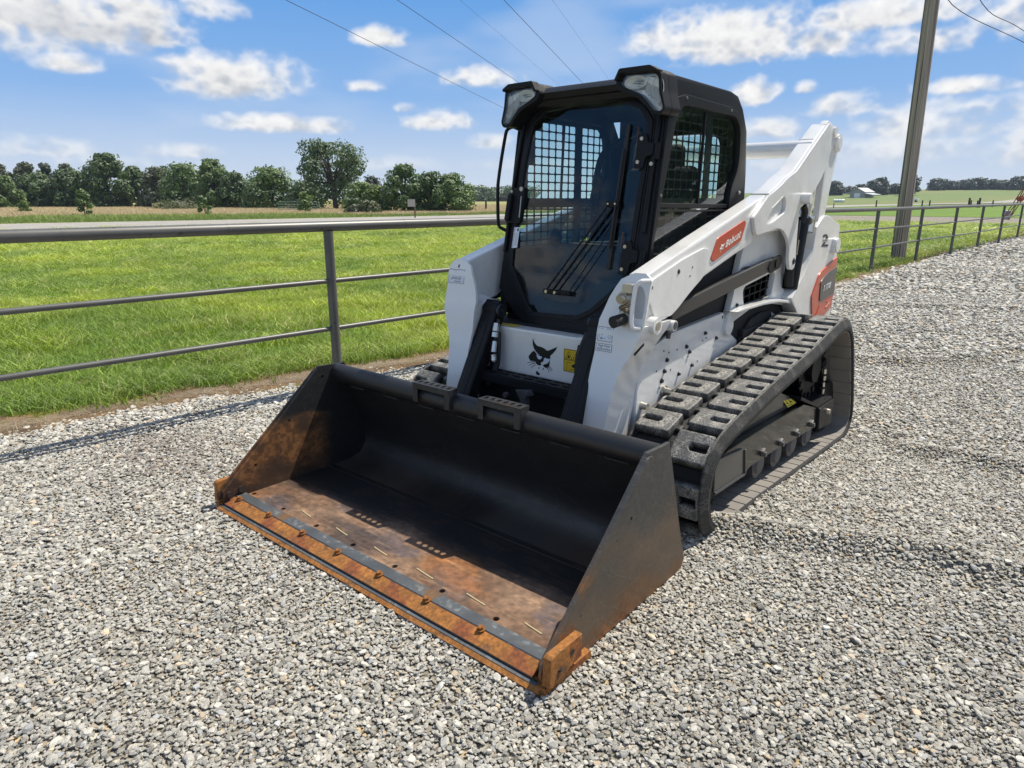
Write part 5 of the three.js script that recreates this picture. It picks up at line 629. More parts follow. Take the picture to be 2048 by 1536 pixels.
      part('coupler_plate', (() => { const g = plateZ(rounded([[0.492, 0.945], [0.60, 0.945], [0.612, 0.98], [0.612, 1.09], [0.59, 1.135], [0.535, 1.135], [0.50, 1.09], [0.486, 1.0]], 0.03, 3), 0, 0.004, 0.0015); g.applyMatrix4(new THREE.Matrix4().makeRotationX(-0.20)); g.translate(0, 0.0, 0.915); return g; })(), std({ color: lin(0.42, 0.44, 0.46), roughness: 0.5, metalness: 0.2 }), arm);
      const zc = y => fpz(y) + 0.004; const fit = (x, y, r, len) => [cyl(P2(x, y, zc(y)), P2(x, y + 0.004, zc(y) + 0.018), r * 1.5, r * 1.5, 6), cyl(P2(x, y + 0.004, zc(y) + 0.016), P2(x - 0.005, y + 0.004, zc(y) + len * 0.7), r * 1.15, r * 1.1, 20), cyl(P2(x - 0.004, y + 0.004, zc(y) + len * 0.68), P2(x - 0.008, y, zc(y) + len), r * 0.85, r * 0.8, 18)];
      part('hydraulic_coupler', fit(0.525, 1.055, 0.026, 0.062), zinc, arm); part('hydraulic_coupler', [...fit(0.52, 1.012, 0.014, 0.035), ...fit(0.548, 1.006, 0.014, 0.045)], std({ color: lin(0.42, 0.34, 0.24), roughness: 0.35, metalness: 0.9 }), arm);
      part('hydraulic_coupler', [cyl(P2(0.53, 0.965, zc(0.965)), P2(0.53, 0.967, zc(0.965) + 0.022), 0.038, 0.036, 6)], zinc, arm); part('dust_cap', [cyl(P2(0.53, 0.967, zc(0.965) + 0.02), P2(0.515, 0.958, zc(0.965) + 0.085), 0.026, 0.027, 24)], rubberSeal, arm);
      part('coupler_block', box(0.515, 0.565, 1.082, 1.122, zc(1.1), zc(1.1) + 0.05, 0.003), zinc, arm);
      const hd = [P2(0.617, 1.138, 0.690), P2(0.606, 1.139, 0.735), P2(0.588, 1.115, 0.752), P2(0.584, 1.04, 0.762), P2(0.586, 0.965, 0.772), P2(0.592, 0.937, 0.768), P2(0.61, 0.93, 0.735)]; part('coupler_handle', tube(hd, 0.0105, 10, 40, false, 0.3), white, arm);
      const stk = (y0, y1, x0, x1) => quad(V(x0, y0, fpz(y0) + 0.0045), V(x1, y0, fpz(y0) + 0.0045), V(x1, y1, fpz(y1) + 0.0045), V(x0, y1, fpz(y1) + 0.0045));
      part('pictogram_sticker', stk(0.853, 0.919, 0.398, 0.479), print(240, 200, (x, w, h) => { x.fillStyle = '#d5dbe2'; x.fillRect(0, 0, w, h); x.strokeStyle = '#171a20'; x.lineWidth = 5; x.strokeRect(4, 4, w - 8, h - 8); x.beginPath(); x.moveTo(4, 78); x.lineTo(w - 4, 78); x.stroke(); x.lineWidth = 4; x.beginPath(); x.arc(58, 40, 17, 0, 7); x.moveTo(40, 48); x.lineTo(28, 60); x.moveTo(76, 48); x.lineTo(88, 60); x.stroke(); x.strokeRect(136, 22, 32, 38); x.strokeRect(168, 22, 32, 38); x.beginPath(); x.arc(192, 128, 26, 0, 7); x.moveTo(192, 128); x.lineTo(192, 108); x.moveTo(192, 128); x.lineTo(204, 128); x.moveTo(28, 98); x.lineTo(28, 176); x.moveTo(48, 104); x.lineTo(140, 104); x.moveTo(48, 160); x.lineTo(140, 160); x.stroke(); x.fillStyle = '#171a20'; x.fillRect(52, 94, 26, 20); x.fillRect(52, 150, 26, 20); }, false), arm);
      part('hydraulics_sticker', stk(0.808, 0.843, 0.396, 0.482), print(320, 136, (x, w, h) => { x.fillStyle = '#dfe4ea'; x.fillRect(0, 0, w, h); x.strokeStyle = '#14161b'; x.lineWidth = 7; x.strokeRect(5, 5, w - 10, h - 10); x.fillStyle = '#14161b'; x.font = 'bold 52px sans-serif'; x.textAlign = 'center'; x.fillText('High Flow', 160, 58, 280); x.fillText('Hydraulics', 160, 112, 290); }, false), arm, 'white sticker reading High Flow Hydraulics');
    } else {
      const stk = (y0, y1, x0, x1) => quad(V(x0, y0, fpz(y0) + 0.0045), V(x1, y0, fpz(y0) + 0.0045), V(x1, y1, fpz(y1) + 0.0045), V(x0, y1, fpz(y1) + 0.0045));
      part('joystick_sticker', stk(1.038, 1.113, -0.622, -0.502), print(320, 240, (x, w, h) => { x.fillStyle = '#cfd3da'; x.fillRect(0, 0, w, h); x.strokeStyle = '#1a1c22'; x.lineWidth = 5; x.strokeRect(4, 4, w - 8, h - 8); x.strokeStyle = '#a02c24'; x.lineWidth = 16; x.beginPath(); x.arc(130, 62, 34, 3.3, 6.2); x.stroke(); x.fillStyle = '#14161b'; x.transform(1, 0, -0.2, 1, 30, 0); x.font = 'bold 46px sans-serif'; x.fillText('SELECTABLE', 62, 122, 196); x.fillText('JOYSTICKS', 62, 172, 196); x.font = 'bold 30px sans-serif'; x.fillText('ON BOARD', 130, 216, 140); }, false), arm, 'small bordered joystick sticker');
      part('arrow_mark', stk(1.122, 1.138, -0.562, -0.552), std({ color: lin(0.015, 0.015, 0.018), roughness: 0.5 }), arm);
    }
    // dark steering link along the arm, tilt cylinder in front
    part('link_bar', S(plateX(rounded([[0.40, 0.915], [-0.288, 0.991], [-1.0, 1.072], [-0.975, 1.138], [-0.80, 1.126], [-0.108, 1.050], [0.40, 0.985]], 0.01), 0.553, 0.592, 0.006)), linkGrey, L);
    part('link_bracket', S([plateX(rounded([[-0.84, 1.125], [-0.80, 1.075], [-0.85, 1.045], [-1.0, 1.07], [-1.03, 1.12], [-1.0, 1.15]], 0.015), 0.58, 0.60, 0.004), cyl(P2(0.59, 1.10, -0.93), P2(0.606, 1.10, -0.93), 0.03, 0.03, 18)]), blackPaint, L);
    part('latch_bracket', S([plateX(rounded([[-0.48, 1.075], [-0.52, 1.10], [-0.57, 1.105], [-0.70, 1.10], [-0.72, 1.09], [-0.6, 1.07], [-0.55, 1.04], [-0.49, 1.03]], 0.012), 0.545, 0.57, 0.004), cyl(P2(0.57, 1.085, -0.53), P2(0.578, 1.085, -0.53), 0.012, 0.012, 12)]), blackPlastic, L);
    const cy = part('tilt_cylinder', S([bar(P2(0.348, 0.945, 0.605), P2(0.348, 0.40, 0.90), 0.10, 0.085, 0.012, V(0, 0.5, 1)), cyl(P2(0.297, 0.905, 0.632), P2(0.392, 0.905, 0.632), 0.046, 0.046, 26), bar(P2(0.348, 0.85, 0.70), P2(0.348, 0.45, 0.915), 0.045, 0.02, 0.008, V(0, 0.5, 1)), box(0.30, 0.322, 0.52, 0.84, 0.665, 0.70, 0.006)]), blackPaint, L);
    part('cylinder_pin', S([cyl(P2(0.285, 0.905, 0.635), P2(0.30, 0.905, 0.635), 0.036, 0.04, 24), cyl(P2(0.279, 0.905, 0.635), P2(0.286, 0.905, 0.635), 0.016, 0.016, 6)]), boltDark, cy);
    part('cross_tube', S([cyl(P2(0.385, 0.895, 0.60), P2(0.52, 0.905, 0.58), 0.055, 0.075, 26), plateX([[0.56, 0.86], [0.64, 0.86], [0.70, 0.70], [0.66, 0.70]], 0.40, 0.43, 0.005)]), white, arm);
    part('hose', S([tube([P2(0.285, 0.86, 0.665), P2(0.272, 0.78, 0.70), P2(0.268, 0.70, 0.715), P2(0.27, 0.60, 0.72), P2(0.285, 0.52, 0.76)], 0.013, 8), tube([P2(0.262, 0.80, 0.69), P2(0.255, 0.72, 0.70), P2(0.258, 0.62, 0.71), P2(0.28, 0.53, 0.74)], 0.012, 8)]), rubberSeal, cy);
    if (s < 0) part('hose_fitting', S([cyl(P2(0.278, 0.845, 0.69), P2(0.274, 0.805, 0.705), 0.017, 0.019, 12), cyl(P2(0.273, 0.80, 0.707), P2(0.271, 0.775, 0.715), 0.021, 0.021, 6), cyl(P2(0.266, 0.755, 0.72), P2(0.262, 0.70, 0.735), 0.014, 0.016, 10), cyl(P2(0.262, 0.685, 0.735), P2(0.258, 0.655, 0.74), 0.017, 0.017, 6), bar(P2(0.252, 0.69, 0.738), P2(0.256, 0.645, 0.742), 0.02, 0.008)]), chrome, cy);
  });
  part('rear_cross_tube', cyl(P2(-0.51, 1.808, -1.55), P2(0.51, 1.808, -1.55), 0.055, 0.055, 36), white, L);
}

// --- cab ---
{
  const zf = y => 0.672 - 0.2 * y, cw = 0.452;      // the cab front leans back upwards
  const win = rounded([[0.215, 1.86], [0.15, 1.925], [-0.47, 1.922], [-0.545, 1.86], [-0.56, 1.66], [-0.475, 1.54], [-0.44, 1.10], [0.31, 1.10], [0.385, 1.25]], [0.05, 0.06, 0.06, 0.05, 0.06, 0.05, 0.02, 0.02, 0.05], 4);
  const outline = [[zf(1.0) - 0.01, 1.0], [zf(1.9) - 0.005, 1.9], [zf(2.0) + 0.03, 1.97], [0.30, 2.03], [0.24, 2.048], [-0.40, 2.045], [-0.50, 2.03], [-0.58, 1.97], [-0.66, 1.86], [-0.70, 1.62], [-0.72, 1.36], [-0.70, 1.2], [0.2, 0.85], [zf(0.9) - 0.02, 0.86]];
  const cab = part('cab', [...[1, -1].map(s => side(s, plateX(outline, cw - 0.055, cw, 0.012, [win.slice().reverse()], 0.7))), plateX([[0.32, 1.985], [0.30, 2.03], [0.24, 2.052], [-0.40, 2.050], [-0.50, 2.034], [-0.58, 1.975], [-0.55, 1.95], [-0.48, 1.99], [-0.38, 2.01], [0.22, 2.01], [0.28, 1.96]], -cw + 0.03, cw - 0.03, 0.006, [], 0.7),
    plateZ(rounded([[-0.40, 1.30], [-0.40, 2.0], [0.40, 2.0], [0.40, 1.30]], 0.03), -0.70, -0.66, 0.004, [rounded([[-0.29, 1.42], [-0.29, 1.86], [0.29, 1.86], [0.29, 1.42]], 0.09, 5).reverse()]), box(-0.44, 0.44, 0.84, 1.31, -0.71, -0.62), box(-0.42, 0.42, 0.80, 0.86, -0.62, 0.44)], blackPaint, L, 'black cab with rounded roof corners');
  // side glazing
  both(s => {
    const S = g => side(s, g);
    part('window_frame', S([plateX(rounded([[0.30, 1.86], [0.245, 1.945], [0.13, 1.972], [-0.44, 1.962], [-0.545, 1.92], [-0.635, 1.79], [-0.63, 1.65], [-0.53, 1.56], [-0.47, 1.08], [0.43, 1.08], [0.41, 1.22]], 0.03, 3), cw - 0.004, cw + 0.008, 0.003, [win.slice().reverse()])]), blackPaint, cab);
    part('window_glass', S((() => { const g = clean(new THREE.ShapeGeometry(shapeOf(win))); for (const k of ['position', 'normal']) { const a = g.attributes[k]; for (let i = 0; i < a.count; i++) a.setXYZ(i, k === 'position' ? cw - 0.0115 : 1, a.getY(i), k === 'position' ? a.getX(i) : 0); } return flipTri(g); })()), glass, cab, s > 0 ? 'near side window of the cab' : 'far side window of the cab');
    part('window_bar', S([bar(P2(cw - 0.006, 1.455, 0.32), P2(cw - 0.006, 1.445, -0.47), 0.012, 0.022, 0.003), bar(P2(cw - 0.004, 1.43, 0.325), P2(cw - 0.004, 1.42, -0.465), 0.008, 0.010, 0.002), bar(P2(cw - 0.006, 1.45, -0.09), P2(cw - 0.006, 1.915, -0.115), 0.012, 0.014, 0.003)]), blackPlastic, cab);
    // punched steel guard inside the window
    const hs = []; const inW = (z, y) => { let c = false; for (let i = 0, j = win.length - 1; i < win.length; j = i++) { const a = win[i], b = win[j]; if ((a[1] > y) !== (b[1] > y) && z < (b[0] - a[0]) * (y - a[1]) / (b[1] - a[1]) + a[0]) c = !c; } return c; };
    for (let i = 0; i < 16; i++) for (let j = 0; j < 19; j++) { const z = -0.56 + i * 0.066, y = 1.09 + j * 0.0465, w = 0.029, h = 0.0195; if (i === 5 || (j === 8) || ![[-w, -h], [w, -h], [w, h], [-w, h]].every(([a, b]) => inW(z + a, y + b))) continue; hs.push(rounded([[z - w, y - h], [z + w, y - h], [z + w, y + h], [z - w, y + h]], 0.008, 2).reverse()); }
    part('window_guard', S(plateX(win.map(([z, y]) => [z, y]), cw - 0.034, cw - 0.030, 0, hs, 0)), blackPlastic, cab);
    const sc = [[0.13, 1.955], [-0.40, 1.945], [0.335, 1.50], [-0.60, 1.52], [-0.66, 1.46]]; part('frame_screw', S(sc.map(([z, y]) => bolt(P2(cw + 0.006, y, z), V(1, 0, 0), 0.008, 0.006))), chrome, cab);
  });
  part('rear_window', plateZ(rounded([[-0.28, 1.43], [-0.28, 1.85], [0.28, 1.85], [0.28, 1.43]], 0.09, 4), -0.68, -0.679), glass, cab);
  // front: visor, posts, chin
  const front = (pts, d0, d1, bev, holes = []) => { const g = plateZ(pts, d0, d1, bev, holes, 0.5); const p = g.attributes.position; for (let i = 0; i < p.count; i++) p.setZ(i, p.getZ(i) + zf(p.getY(i))); g.computeVertexNormals(); return clean(crease(g, 0.5)); };
  const doorOut = [[-0.37, 1.89], [-0.29, 1.955], [-0.06, 1.975], [0.202, 1.97], [0.325, 1.925], [0.385, 1.85], [0.392, 1.78], [0.385, 1.5], [0.383, 1.16], [0.365, 1.08], [0.20, 0.925], [0.11, 0.878], [-0.19, 0.868], [-0.24, 0.905], [-0.395, 1.115], [-0.40, 1.2], [-0.392, 1.7]], gl = doorOut.map(([x, y]) => [x * 0.935 + (x < 0 ? 0.004 : -0.004), lerp(1.43, y, 0.955)]);
  const fr = [[-cw, 1.0], [-cw + 0.01, 1.88], [-cw + 0.02, 2.0], [cw - 0.02, 2.0], [cw - 0.01, 1.88], [cw, 1.0], [0.205, 0.862], [0.16, 0.81], [-0.01, 0.785], [-0.21, 0.80], [-0.28, 0.845], [-0.34, 0.89], [-0.44, 0.985]];
  part('cab_front_frame', front(fr, -0.05, 0.0, 0.004, [doorOut.slice().reverse()]), blackPaint, cab);
  const door = part('door', front(doorOut, -0.02, 0.014, 0.005, [gl.slice().reverse()]), blackPaint, L, 'glazed front door of the cab');
  part('door_seal', front(doorOut.map(([x, y]) => [x * 1.015, lerp(1.43, y, 1.012)]), -0.012, 0.004, 0.002, [doorOut.map(([x, y]) => [x * 0.985, lerp(1.43, y, 0.985)]).reverse()]), rubberSeal, door);
  part('door_glass', (() => { const g = new THREE.ShapeGeometry(shapeOf(gl)); const p = g.attributes.position; for (let i = 0; i < p.count; i++) p.setZ(i, zf(p.getY(i)) + 0.0025); g.computeVertexNormals(); return clean(g); })(), glass, door);
  const F = (x, y, o = 0.016) => V(x, y, zf(y) + o);
  part('wiper_arm', [bar(F(-0.095, 1.02, 0.03), F(0.218, 1.455, 0.035), 0.012, 0.008), bar(F(-0.06, 1.015, 0.03), F(0.245, 1.445, 0.035), 0.010, 0.008), bar(F(0.045, 1.015, 0.026), F(0.205, 1.265, 0.03), 0.007, 0.006), bar(F(0.205, 1.265, 0.03), F(0.246, 1.36, 0.033), 0.007, 0.006), box(-0.115, 0.06, 1.0, 1.025, zf(1.01) + 0.012, zf(1.01) + 0.034, 0.006), box(0.20, 0.275, 1.445, 1.475, zf(1.46) + 0.014, zf(1.46) + 0.034, 0.004)], blackPlastic, door);
  part('wiper_blade', [bar(F(0.258, 1.835, 0.014), F(0.256, 1.145, 0.014), 0.008, 0.022, 0.003), bar(F(0.258, 1.72, 0.03), F(0.256, 1.25, 0.03), 0.012, 0.01)], rubberSeal, door); part('wiper_motor_cover', front(rounded([[-0.135, 0.96], [0.095, 0.955], [0.115, 1.085], [-0.125, 1.085]], 0.015), -0.05, -0.008, 0.004), blackPlastic, door); part('wiper_nut', [cyl(F(-0.09, 1.013, 0.03), F(-0.09, 1.013, 0.042), 0.011, 0.009, 12), cyl(F(-0.035, 1.012, 0.03), F(-0.035, 1.012, 0.04), 0.011, 0.008, 12), cyl(F(0.215, 1.462, 0.03), F(0.215, 1.462, 0.038), 0.005, 0.005, 8), cyl(F(0.256, 1.462, 0.03), F(0.256, 1.462, 0.038), 0.005, 0.005, 8)], chrome, door);
  part('door_latch', [front(rounded([[-0.445, 1.355], [-0.335, 1.355], [-0.332, 1.545], [-0.435, 1.545]], 0.02), 0.0, 0.03, 0.006), front(rounded([[-0.435, 1.37], [-0.405, 1.37], [-0.40, 1.51], [-0.43, 1.51]], 0.012), 0.03, 0.055, 0.008)], blackPlastic, door); part('latch_screw', [cyl(F(-0.418, 1.525, 0.03), F(-0.418, 1.525, 0.036), 0.008, 0.008, 10), bar(F(-0.348, 1.50, 0.03), F(-0.344, 1.385, 0.03), 0.008, 0.006), cyl(F(-0.352, 1.537, 0.028), F(-0.352, 1.537, 0.036), 0.012, 0.012, 12)], zinc, door);
  part('grab_handle', [tube([F(-0.425, 1.845, 0.0), F(-0.478, 1.868, 0.02), F(-0.512, 1.852, 0.03), F(-0.520, 1.80, 0.03), F(-0.527, 1.69, 0.03), F(-0.529, 1.565, 0.03), F(-0.515, 1.47, 0.03), F(-0.498, 1.385, 0.03), F(-0.482, 1.335, 0.028), F(-0.43, 1.308, 0.0)], 0.0095, 10, 60, false, 0.35)], blackPlastic, L);
  part('door_sticker', quad(F(-0.384, 1.222, 0.0155), F(-0.345, 1.226, 0.0155), F(-0.342, 1.335, 0.0155), F(-0.382, 1.334, 0.0155)), print(96, 256, (x, w, h) => { x.fillStyle = '#d9dde4'; x.fillRect(0, 0, w, h); x.fillStyle = '#15171c'; for (let k = 0; k < 16; k++) x.fillRect(k % 2 ? 4 : 10, 6 + k * 15.5, 14, 8); x.fillRect(54, 14, 26, 34); x.clearRect; x.fillStyle = '#8d939c'; for (let k = 0; k < 6; k++) x.fillRect(38 + k * 8, 66, 3, 170); }, false), door);
  const hinge = (y) => part('door_hinge', [front(rounded([[0.325, y - 0.075], [0.375, y - 0.075], [0.385, y - 0.02], [0.42, y - 0.015], [0.42, y + 0.04], [0.385, y + 0.045], [0.372, y + 0.085], [0.33, y + 0.085]], 0.01), 0.01, 0.03, 0.004), cyl(F(0.432, y - 0.035, 0.012), F(0.432, y + 0.04, 0.012), 0.015, 0.015, 14)], blackPlastic, door);
  hinge(1.70); hinge(1.205); part('hinge_screw', [[0.352, 1.762], [0.347, 1.655], [0.345, 1.262], [0.345, 1.155], [0.422, 1.645]].map(([x, y]) => cyl(F(x, y, 0.028), F(x, y, 0.036), 0.009, 0.009, 12)), zinc, door); part('door_strip', [bar(F(0.318, 1.82, 0.018), F(0.325, 1.72, 0.018), 0.014, 0.004), bar(F(0.315, 1.33, 0.018), F(0.318, 1.255, 0.018), 0.014, 0.004)], std({ color: lin(0.11, 0.06, 0.055), roughness: 0.6 }), door);
  part('corner_tube', [tube([F(0.415, 1.87, 0.005), F(0.418, 1.6, 0.012), F(0.42, 1.33, 0.01)], 0.012, 10), tube([F(-0.415, 1.87, 0.005), F(-0.43, 1.55, 0.01), F(-0.435, 1.2, 0.01)], 0.010, 10)], blackPaint, cab);
  // visor between the lights
  part('roof_visor', [plateX([[0.285, 2.052], [0.335, 2.040], [0.375, 2.012], [0.365, 1.985], [0.325, 1.975], [0.285, 1.99]], -0.40, 0.40, 0.006, [], 0.7), plateX([[0.30, 1.985], [0.345, 1.98], [0.335, 1.955], [0.29, 1.945]], -0.33, 0.33, 0.005)], blackPaint, cab);
  const lens = rounded([[0.254, 2.026], [0.267, 2.040], [0.433, 2.034], [0.452, 2.013], [0.456, 1.954], [0.482, 1.885], [0.465, 1.871], [0.434, 1.878], [0.404, 1.914], [0.365, 1.951], [0.308, 1.975], [0.26, 1.999]], 0.012, 3), hous = rounded([[0.225, 2.012], [0.257, 2.064], [0.42, 2.063], [0.462, 2.04], [0.472, 1.96], [0.494, 1.882], [0.477, 1.856], [0.43, 1.860], [0.393, 1.898], [0.355, 1.933], [0.298, 1.956], [0.238, 1.982]], 0.014, 3);
  both(s => {
    const tr = p => p, S = g => side(s, g);
    const h = part('work_light', S([plateZ(hous, 0.24, 0.335, 0.010), plateZ(hous, 0.335, 0.404, 0.003, [lens.map(([x, y]) => [lerp(0.38, x, 1.01), lerp(1.96, y, 1.01)]).reverse()]), plateZ(rounded([[0.232, 2.02], [0.258, 2.069], [0.42, 2.068], [0.462, 2.045], [0.455, 2.03], [0.434, 2.041], [0.265, 2.047], [0.246, 2.015]], 0.008), 0.38, 0.432, 0.004)]), blackPlastic, L, s > 0 ? 'near front work light on the cab corner' : 'far front work light on the cab corner');
    const bowl = (cx, cy, rx, ry) => { const g = new THREE.SphereGeometry(1, 20, 10, 0, 6.2832, Math.PI * 0.5, Math.PI * 0.5); g.rotateX(Math.PI / 2); g.scale(rx, ry, 0.022); g.translate(cx, cy, 0.3925); return g; };
    part('reflector', S([plateZ(lens.map(([x, y]) => [lerp(0.38, x, 1.03), lerp(1.96, y, 1.03)]), 0.3655, 0.368, 0), bowl(0.33, 2.006, 0.062, 0.03), bowl(0.445, 1.965, 0.03, 0.062), ...Array.from({ length: 7 }, (_, k) => bar(P2(0.385 + k * 0.012, 2.03 - k * 0.003, 0.384), P2(0.385 + k * 0.014, 1.955 - k * 0.012, 0.384), 0.006, 0.012, 0.002)), ...Array.from({ length: 6 }, (_, k) => bar(P2(0.27, 2.028 - k * 0.008, 0.374), P2(0.44, 2.026 - k * 0.012, 0.374), 0.004, 0.006, 0.001))]), reflector, h); part('bulb', S([cyl(P2(0.33, 2.006, 0.372), P2(0.33, 2.006, 0.392), 0.012, 0.010, 14)]), lensGlass, h);
    part('lens', S(plateZ(lens, 0.4005, 0.4015, 0)), lensGlass, h);
  });
  // cab inside
  part('seat', [box(-0.24, 0.26, 1.0, 1.12, -0.45, 0.02, 0.04), (() => { const g = box(-0.22, 0.24, 0, 0.60, -0.06, 0.06, 0.05); g.rotateX(-0.16); g.translate(0, 1.08, -0.42); return g; })(), box(-0.11, 0.13, 1.62, 1.80, -0.58, -0.50, 0.04), box(-0.42, -0.26, 0.86, 1.16, -0.45, 0.1, 0.03), box(0.28, 0.42, 0.86, 1.16, -0.45, 0.1, 0.03)], seatMat, L, 'dark operator seat inside the cab');
  part('lap_bar', [tube([P2(-0.06, 1.88, -0.35), P2(-0.10, 1.80, -0.18), P2(-0.15, 1.72, -0.08), P2(-0.15, 1.55, -0.02), P2(-0.12, 1.42, 0.04), P2(0.02, 1.36, 0.08), P2(0.18, 1.38, 0.06)], 0.019, 10)], blackPlastic, L);
  part('control_lever', [tube([P2(-0.31, 1.05, 0.10), P2(-0.31, 1.15, 0.11), P2(-0.315, 1.24, 0.13)], 0.022, 10), (() => { const g = new THREE.SphereGeometry(0.042, 14, 10); g.scale(0.85, 1.25, 1); g.translate(-0.315, 1.27, 0.13); return g; })(), tube([P2(0.33, 1.05, 0.10), P2(0.33, 1.15, 0.11), P2(0.335, 1.24, 0.13)], 0.022, 10), (() => { const g = new THREE.SphereGeometry(0.042, 14, 10); g.scale(0.85, 1.25, 1); g.translate(0.335, 1.27, 0.13); return g; })()], blackPlastic, L);
  part('cab_lining', [box(-0.39, 0.39, 0.86, 1.08, 0.30, 0.40, 0.02), box(-0.395, -0.385, 0.86, 1.09, -0.6, 0.40), box(0.385, 0.395, 0.86, 1.09, -0.6, 0.40), box(0.20, 0.38, 1.08, 1.30, 0.22, 0.30, 0.02)], interiorGrey, L);
}

// --- bucket ---
{
  const bk = part('bucket', (() => {
    const inn = [[1.185, 0.52], [1.125, 0.38], [1.07, 0.25], [1.052, 0.17], [1.06, 0.11], [1.10, 0.062], [1.17, 0.042], [1.32, 0.040]], out = inn.map(([z, y], i) => { const a = inn[Math.max(0, i - 1)], b = inn[Math.min(inn.length - 1, i + 1)], dz = b[0] - a[0], dy = b[1] - a[1], l = Math.hypot(dz, dy); return [z + dy / l * 0.014, y - dz / l * 0.014]; });
    return uvBy(plateX([...inn, ...out.reverse()], -0.988, 0.988, 0, [], 0.9), (x, y, z) => [(x + 1) / 2, clamp(y / 0.56)]);
  })(), mBack, L, 'wide black bucket with rusty floor and cutting edge');
  part('top_tube', uvBy(join(plateX([...Array.from({ length: 15 }, (_, i) => { const a = Math.PI * (0.92 - i / 14 * 1.22); return [1.214 + 0.046 * Math.cos(a), 0.566 + 0.046 * Math.sin(a)]; }), [1.222, 0.512], [1.185, 0.505], [1.168, 0.525]], -0.986, 0.986, 0, [], 0.9)), (x, y, z) => [(x + 1), (y + z)]), bucketPaint, bk); for (let k = 0; k < 7; k++) part('seam_slot', bar(P2(-0.86 + k * 0.27, 0.507, 1.2232), P2(-0.75 + k * 0.27, 0.507, 1.2232), 0.010, 0.010), darkMatte, bk);
  // floor with its row of bolt holes
  const hx = [-0.965, -0.696, -0.422, -0.149, 0.127, 0.405, 0.681, 0.95];
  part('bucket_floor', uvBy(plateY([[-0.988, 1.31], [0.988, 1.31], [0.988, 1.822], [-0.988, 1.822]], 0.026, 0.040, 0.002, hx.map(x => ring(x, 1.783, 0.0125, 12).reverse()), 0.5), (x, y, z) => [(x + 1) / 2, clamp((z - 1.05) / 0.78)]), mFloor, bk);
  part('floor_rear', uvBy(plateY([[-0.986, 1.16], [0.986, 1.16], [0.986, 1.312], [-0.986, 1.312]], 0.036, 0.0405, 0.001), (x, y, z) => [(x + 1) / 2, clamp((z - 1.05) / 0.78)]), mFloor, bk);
  part('under_plate', box(-0.985, 0.985, 0.004, 0.02, 1.05, 1.85, 0.003), darkMatte, bk);
  part('weld_bead', [[-0.602, -0.511], [-0.330, -0.231], [-0.059, 0.041], [0.213, 0.321], [0.492, 0.598], [0.777, 0.862]].flatMap(([a, b], i) => [tube([P2(a, 0.0405, 1.738), P2((a + b) / 2, 0.041, 1.745), P2(b, 0.0405, 1.75)], 0.0035, 6)]), std({ color: lin(0.5, 0.4, 0.22), roughness: 0.6 }), bk);
  part('cutting_edge', metric(join(plateX([[1.815, 0.052], [1.868, 0.052], [1.872, 0.046], [1.872, 0.012], [1.815, 0.012]], -0.985, 0.985, 0.001))), mWorn, bk);
  part('edge_bevel', metric(join(plateX([[1.8725, 0.049], [1.930, 0.031], [1.930, 0.014], [1.8725, 0.014]], -0.990, 0.962, 0.001)), 1.6), mRust, bk, 'orange rusted bevel of the cutting edge');
  part('bolt_on_edge', metric(plateX([[1.78, 0.011], [1.944, 0.022], [1.964, 0.012], [1.955, 0.0], [1.78, -0.004]], -1.012, 1.012, 0.002), 2), mRust, bk); part('edge_lip', metric(plateX([[1.933, 0.0235], [1.947, 0.0225], [1.947, 0.0185], [1.933, 0.0185]], -1.0, 0.99, 0.0005)), mWorn, bk);
  part('edge_gap_dark', box(-0.99, 0.985, 0.012, 0.030, 1.9305, 1.9335, 0.001), darkMatte, bk);  // dark strip stands in for the shaded gap behind the lip
  [-0.933, -0.663, -0.385, -0.125, 0.146, 0.42, 0.694, 0.962].slice(0, 7).forEach(x => part('plow_bolt', [bolt(P2(x, 0.0505, 1.876), V(0, 1, 0.15), 0.0115, 0.015)], mRust, bk));
  const sp = [[1.215, 0.612], [1.333, 0.618], [1.60, 0.372], [1.929, 0.09], [1.93, 0.012], [1.75, 0.004], [1.06, 0.006], [0.995, 0.012], [0.972, 0.05], [1.03, 0.20], [1.168, 0.612]], sIn = (x, y, z) => [clamp((z - 0.95) / 1.0), clamp(y / 0.64)];
  const holes = [[1.335, 0.572], [1.446, 0.412], [1.555, 0.375], [1.765, 0.19]].map(([z, y]) => ring(z - 0.02, y - 0.012, 0.009, 10).reverse());
  both(s => {
    const S = g => side(s, g), lab = s > 0 ? 'near bucket side plate, grey steel with rust along the ground' : 'far bucket side plate, rusty inside';
    const pl = part('side_plate', S(uvBy(plateX(sp, 0.988, 1.004, 0.002, holes), sIn)), s > 0 ? mSideOut : mSideIn, bk, lab);
  });
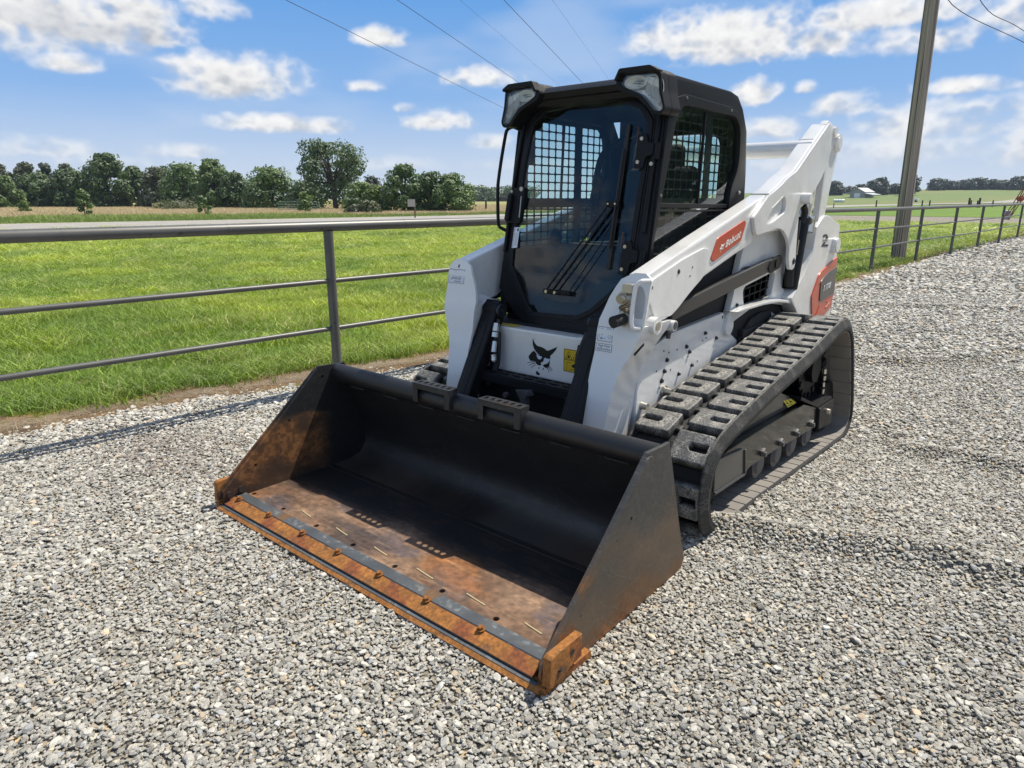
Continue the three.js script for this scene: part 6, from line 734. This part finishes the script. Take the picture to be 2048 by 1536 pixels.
  // stiffening strips along the sloping front edges, wear blocks at the corners
  both(s => { const S = g => side(s, g); part('edge_strip', S(uvBy(plateX(rounded([[1.345, 0.608], [1.952, 0.088], [1.952, 0.05], [1.83, 0.05], [1.80, 0.11], [1.72, 0.20], [1.40, 0.47], [1.30, 0.565], [1.30, 0.60]], 0.02), 1.004, 1.014, 0.002, [[1.315, 0.560], [1.535, 0.363], [1.745, 0.178]].map(([z, y]) => ring(z, y, 0.009, 10).reverse())), sIn)), s > 0 ? mSideOut : mSideIn, bk); part('side_cutter', S(metric(join(plateX([[1.93, 0.142], [1.942, 0.135], [1.948, 0.04], [1.93, 0.03], [1.82, 0.055], [1.775, 0.06], [1.775, 0.142]], 1.014, 1.045, 0.003), plateX([[1.95, 0.03], [1.70, 0.03], [1.69, 0.0], [1.95, -0.002]], 1.004, 1.03, 0.002)), 1.7)), mRust, bk, s > 0 ? 'rusty wear block at the near front corner' : 'rusty wear block at the far front corner'); part('cutter_bolt', S([cyl(P2(0.975, 0.07, 1.90), P2(0.99, 0.07, 1.90), 0.016, 0.014, 12), cyl(P2(0.975, 0.08, 1.835), P2(0.99, 0.08, 1.835), 0.018, 0.015, 12), cyl(P2(1.044, 0.105, 1.83), P2(1.0465, 0.105, 1.83), 0.011, 0.011, 12), cyl(P2(1.044, 0.08, 1.895), P2(1.0465, 0.075, 1.895), 0.011, 0.011, 12)]), std({ color: lin(0.03, 0.02, 0.015), roughness: 0.8 }), bk); });
  // two anti-slip steps on the top edge
  [[-0.300, -0.052], [0.126, 0.368]].forEach(([a, b]) => {
    const w = b - a, hs = Array.from({ length: 6 }, (_, k) => ring(a + w * (0.11 + 0.156 * k), 1.245, 0.0135, 12).reverse());
    const f = part('step', [plateY([[a, 1.212], [b, 1.212], [b, 1.278], [a, 1.278]], 0.634, 0.640, 0.0015, hs), plateZ([[a, 0.545], [a + 0.032, 0.545], [a + 0.032, 0.612], [b - 0.032, 0.612], [b - 0.032, 0.545], [b, 0.545], [b, 0.634], [a, 0.634]], 1.2705, 1.2765, 0.001), plateX([[1.212, 0.634], [1.272, 0.634], [1.272, 0.545], [1.262, 0.545]], a, a + 0.005), plateX([[1.212, 0.634], [1.272, 0.634], [1.272, 0.545], [1.262, 0.545]], b - 0.005, b), ...Array.from({ length: 6 }, (_, k) => { const g = new THREE.TorusGeometry(0.0145, 0.0025, 6, 14); g.rotateX(Math.PI / 2); g.translate(a + w * (0.11 + 0.156 * k), 0.640, 1.245); return g; })], steel(wornSteelTex, { color: lin(0.17, 0.17, 0.18), roughness: 0.5 }), bk);
  });
  part('mount_frame', [plateX([[1.14, 0.56], [1.16, 0.56], [1.02, 0.12], [0.98, 0.12]], -0.62, 0.62, 0.004), box(-0.56, -0.36, 0.15, 0.42, 0.88, 1.04), box(0.36, 0.56, 0.15, 0.42, 0.88, 1.04), box(-0.6, 0.6, 0.36, 0.42, 1.0, 1.06)], darkMatte, L);
}

scene.fog = new THREE.FogExp2(new THREE.Color().setRGB(0.62, 0.72, 0.86), 0.0002);
const renderer = new THREE.WebGLRenderer({ antialias: true });
renderer.toneMapping = THREE.LinearToneMapping; renderer.toneMappingExposure = EXPOSURE; renderer.shadowMap.enabled = true; renderer.shadowMap.type = THREE.PCFSoftShadowMap;
renderer.setSize(1024, 768);
renderer.render(scene, camera);
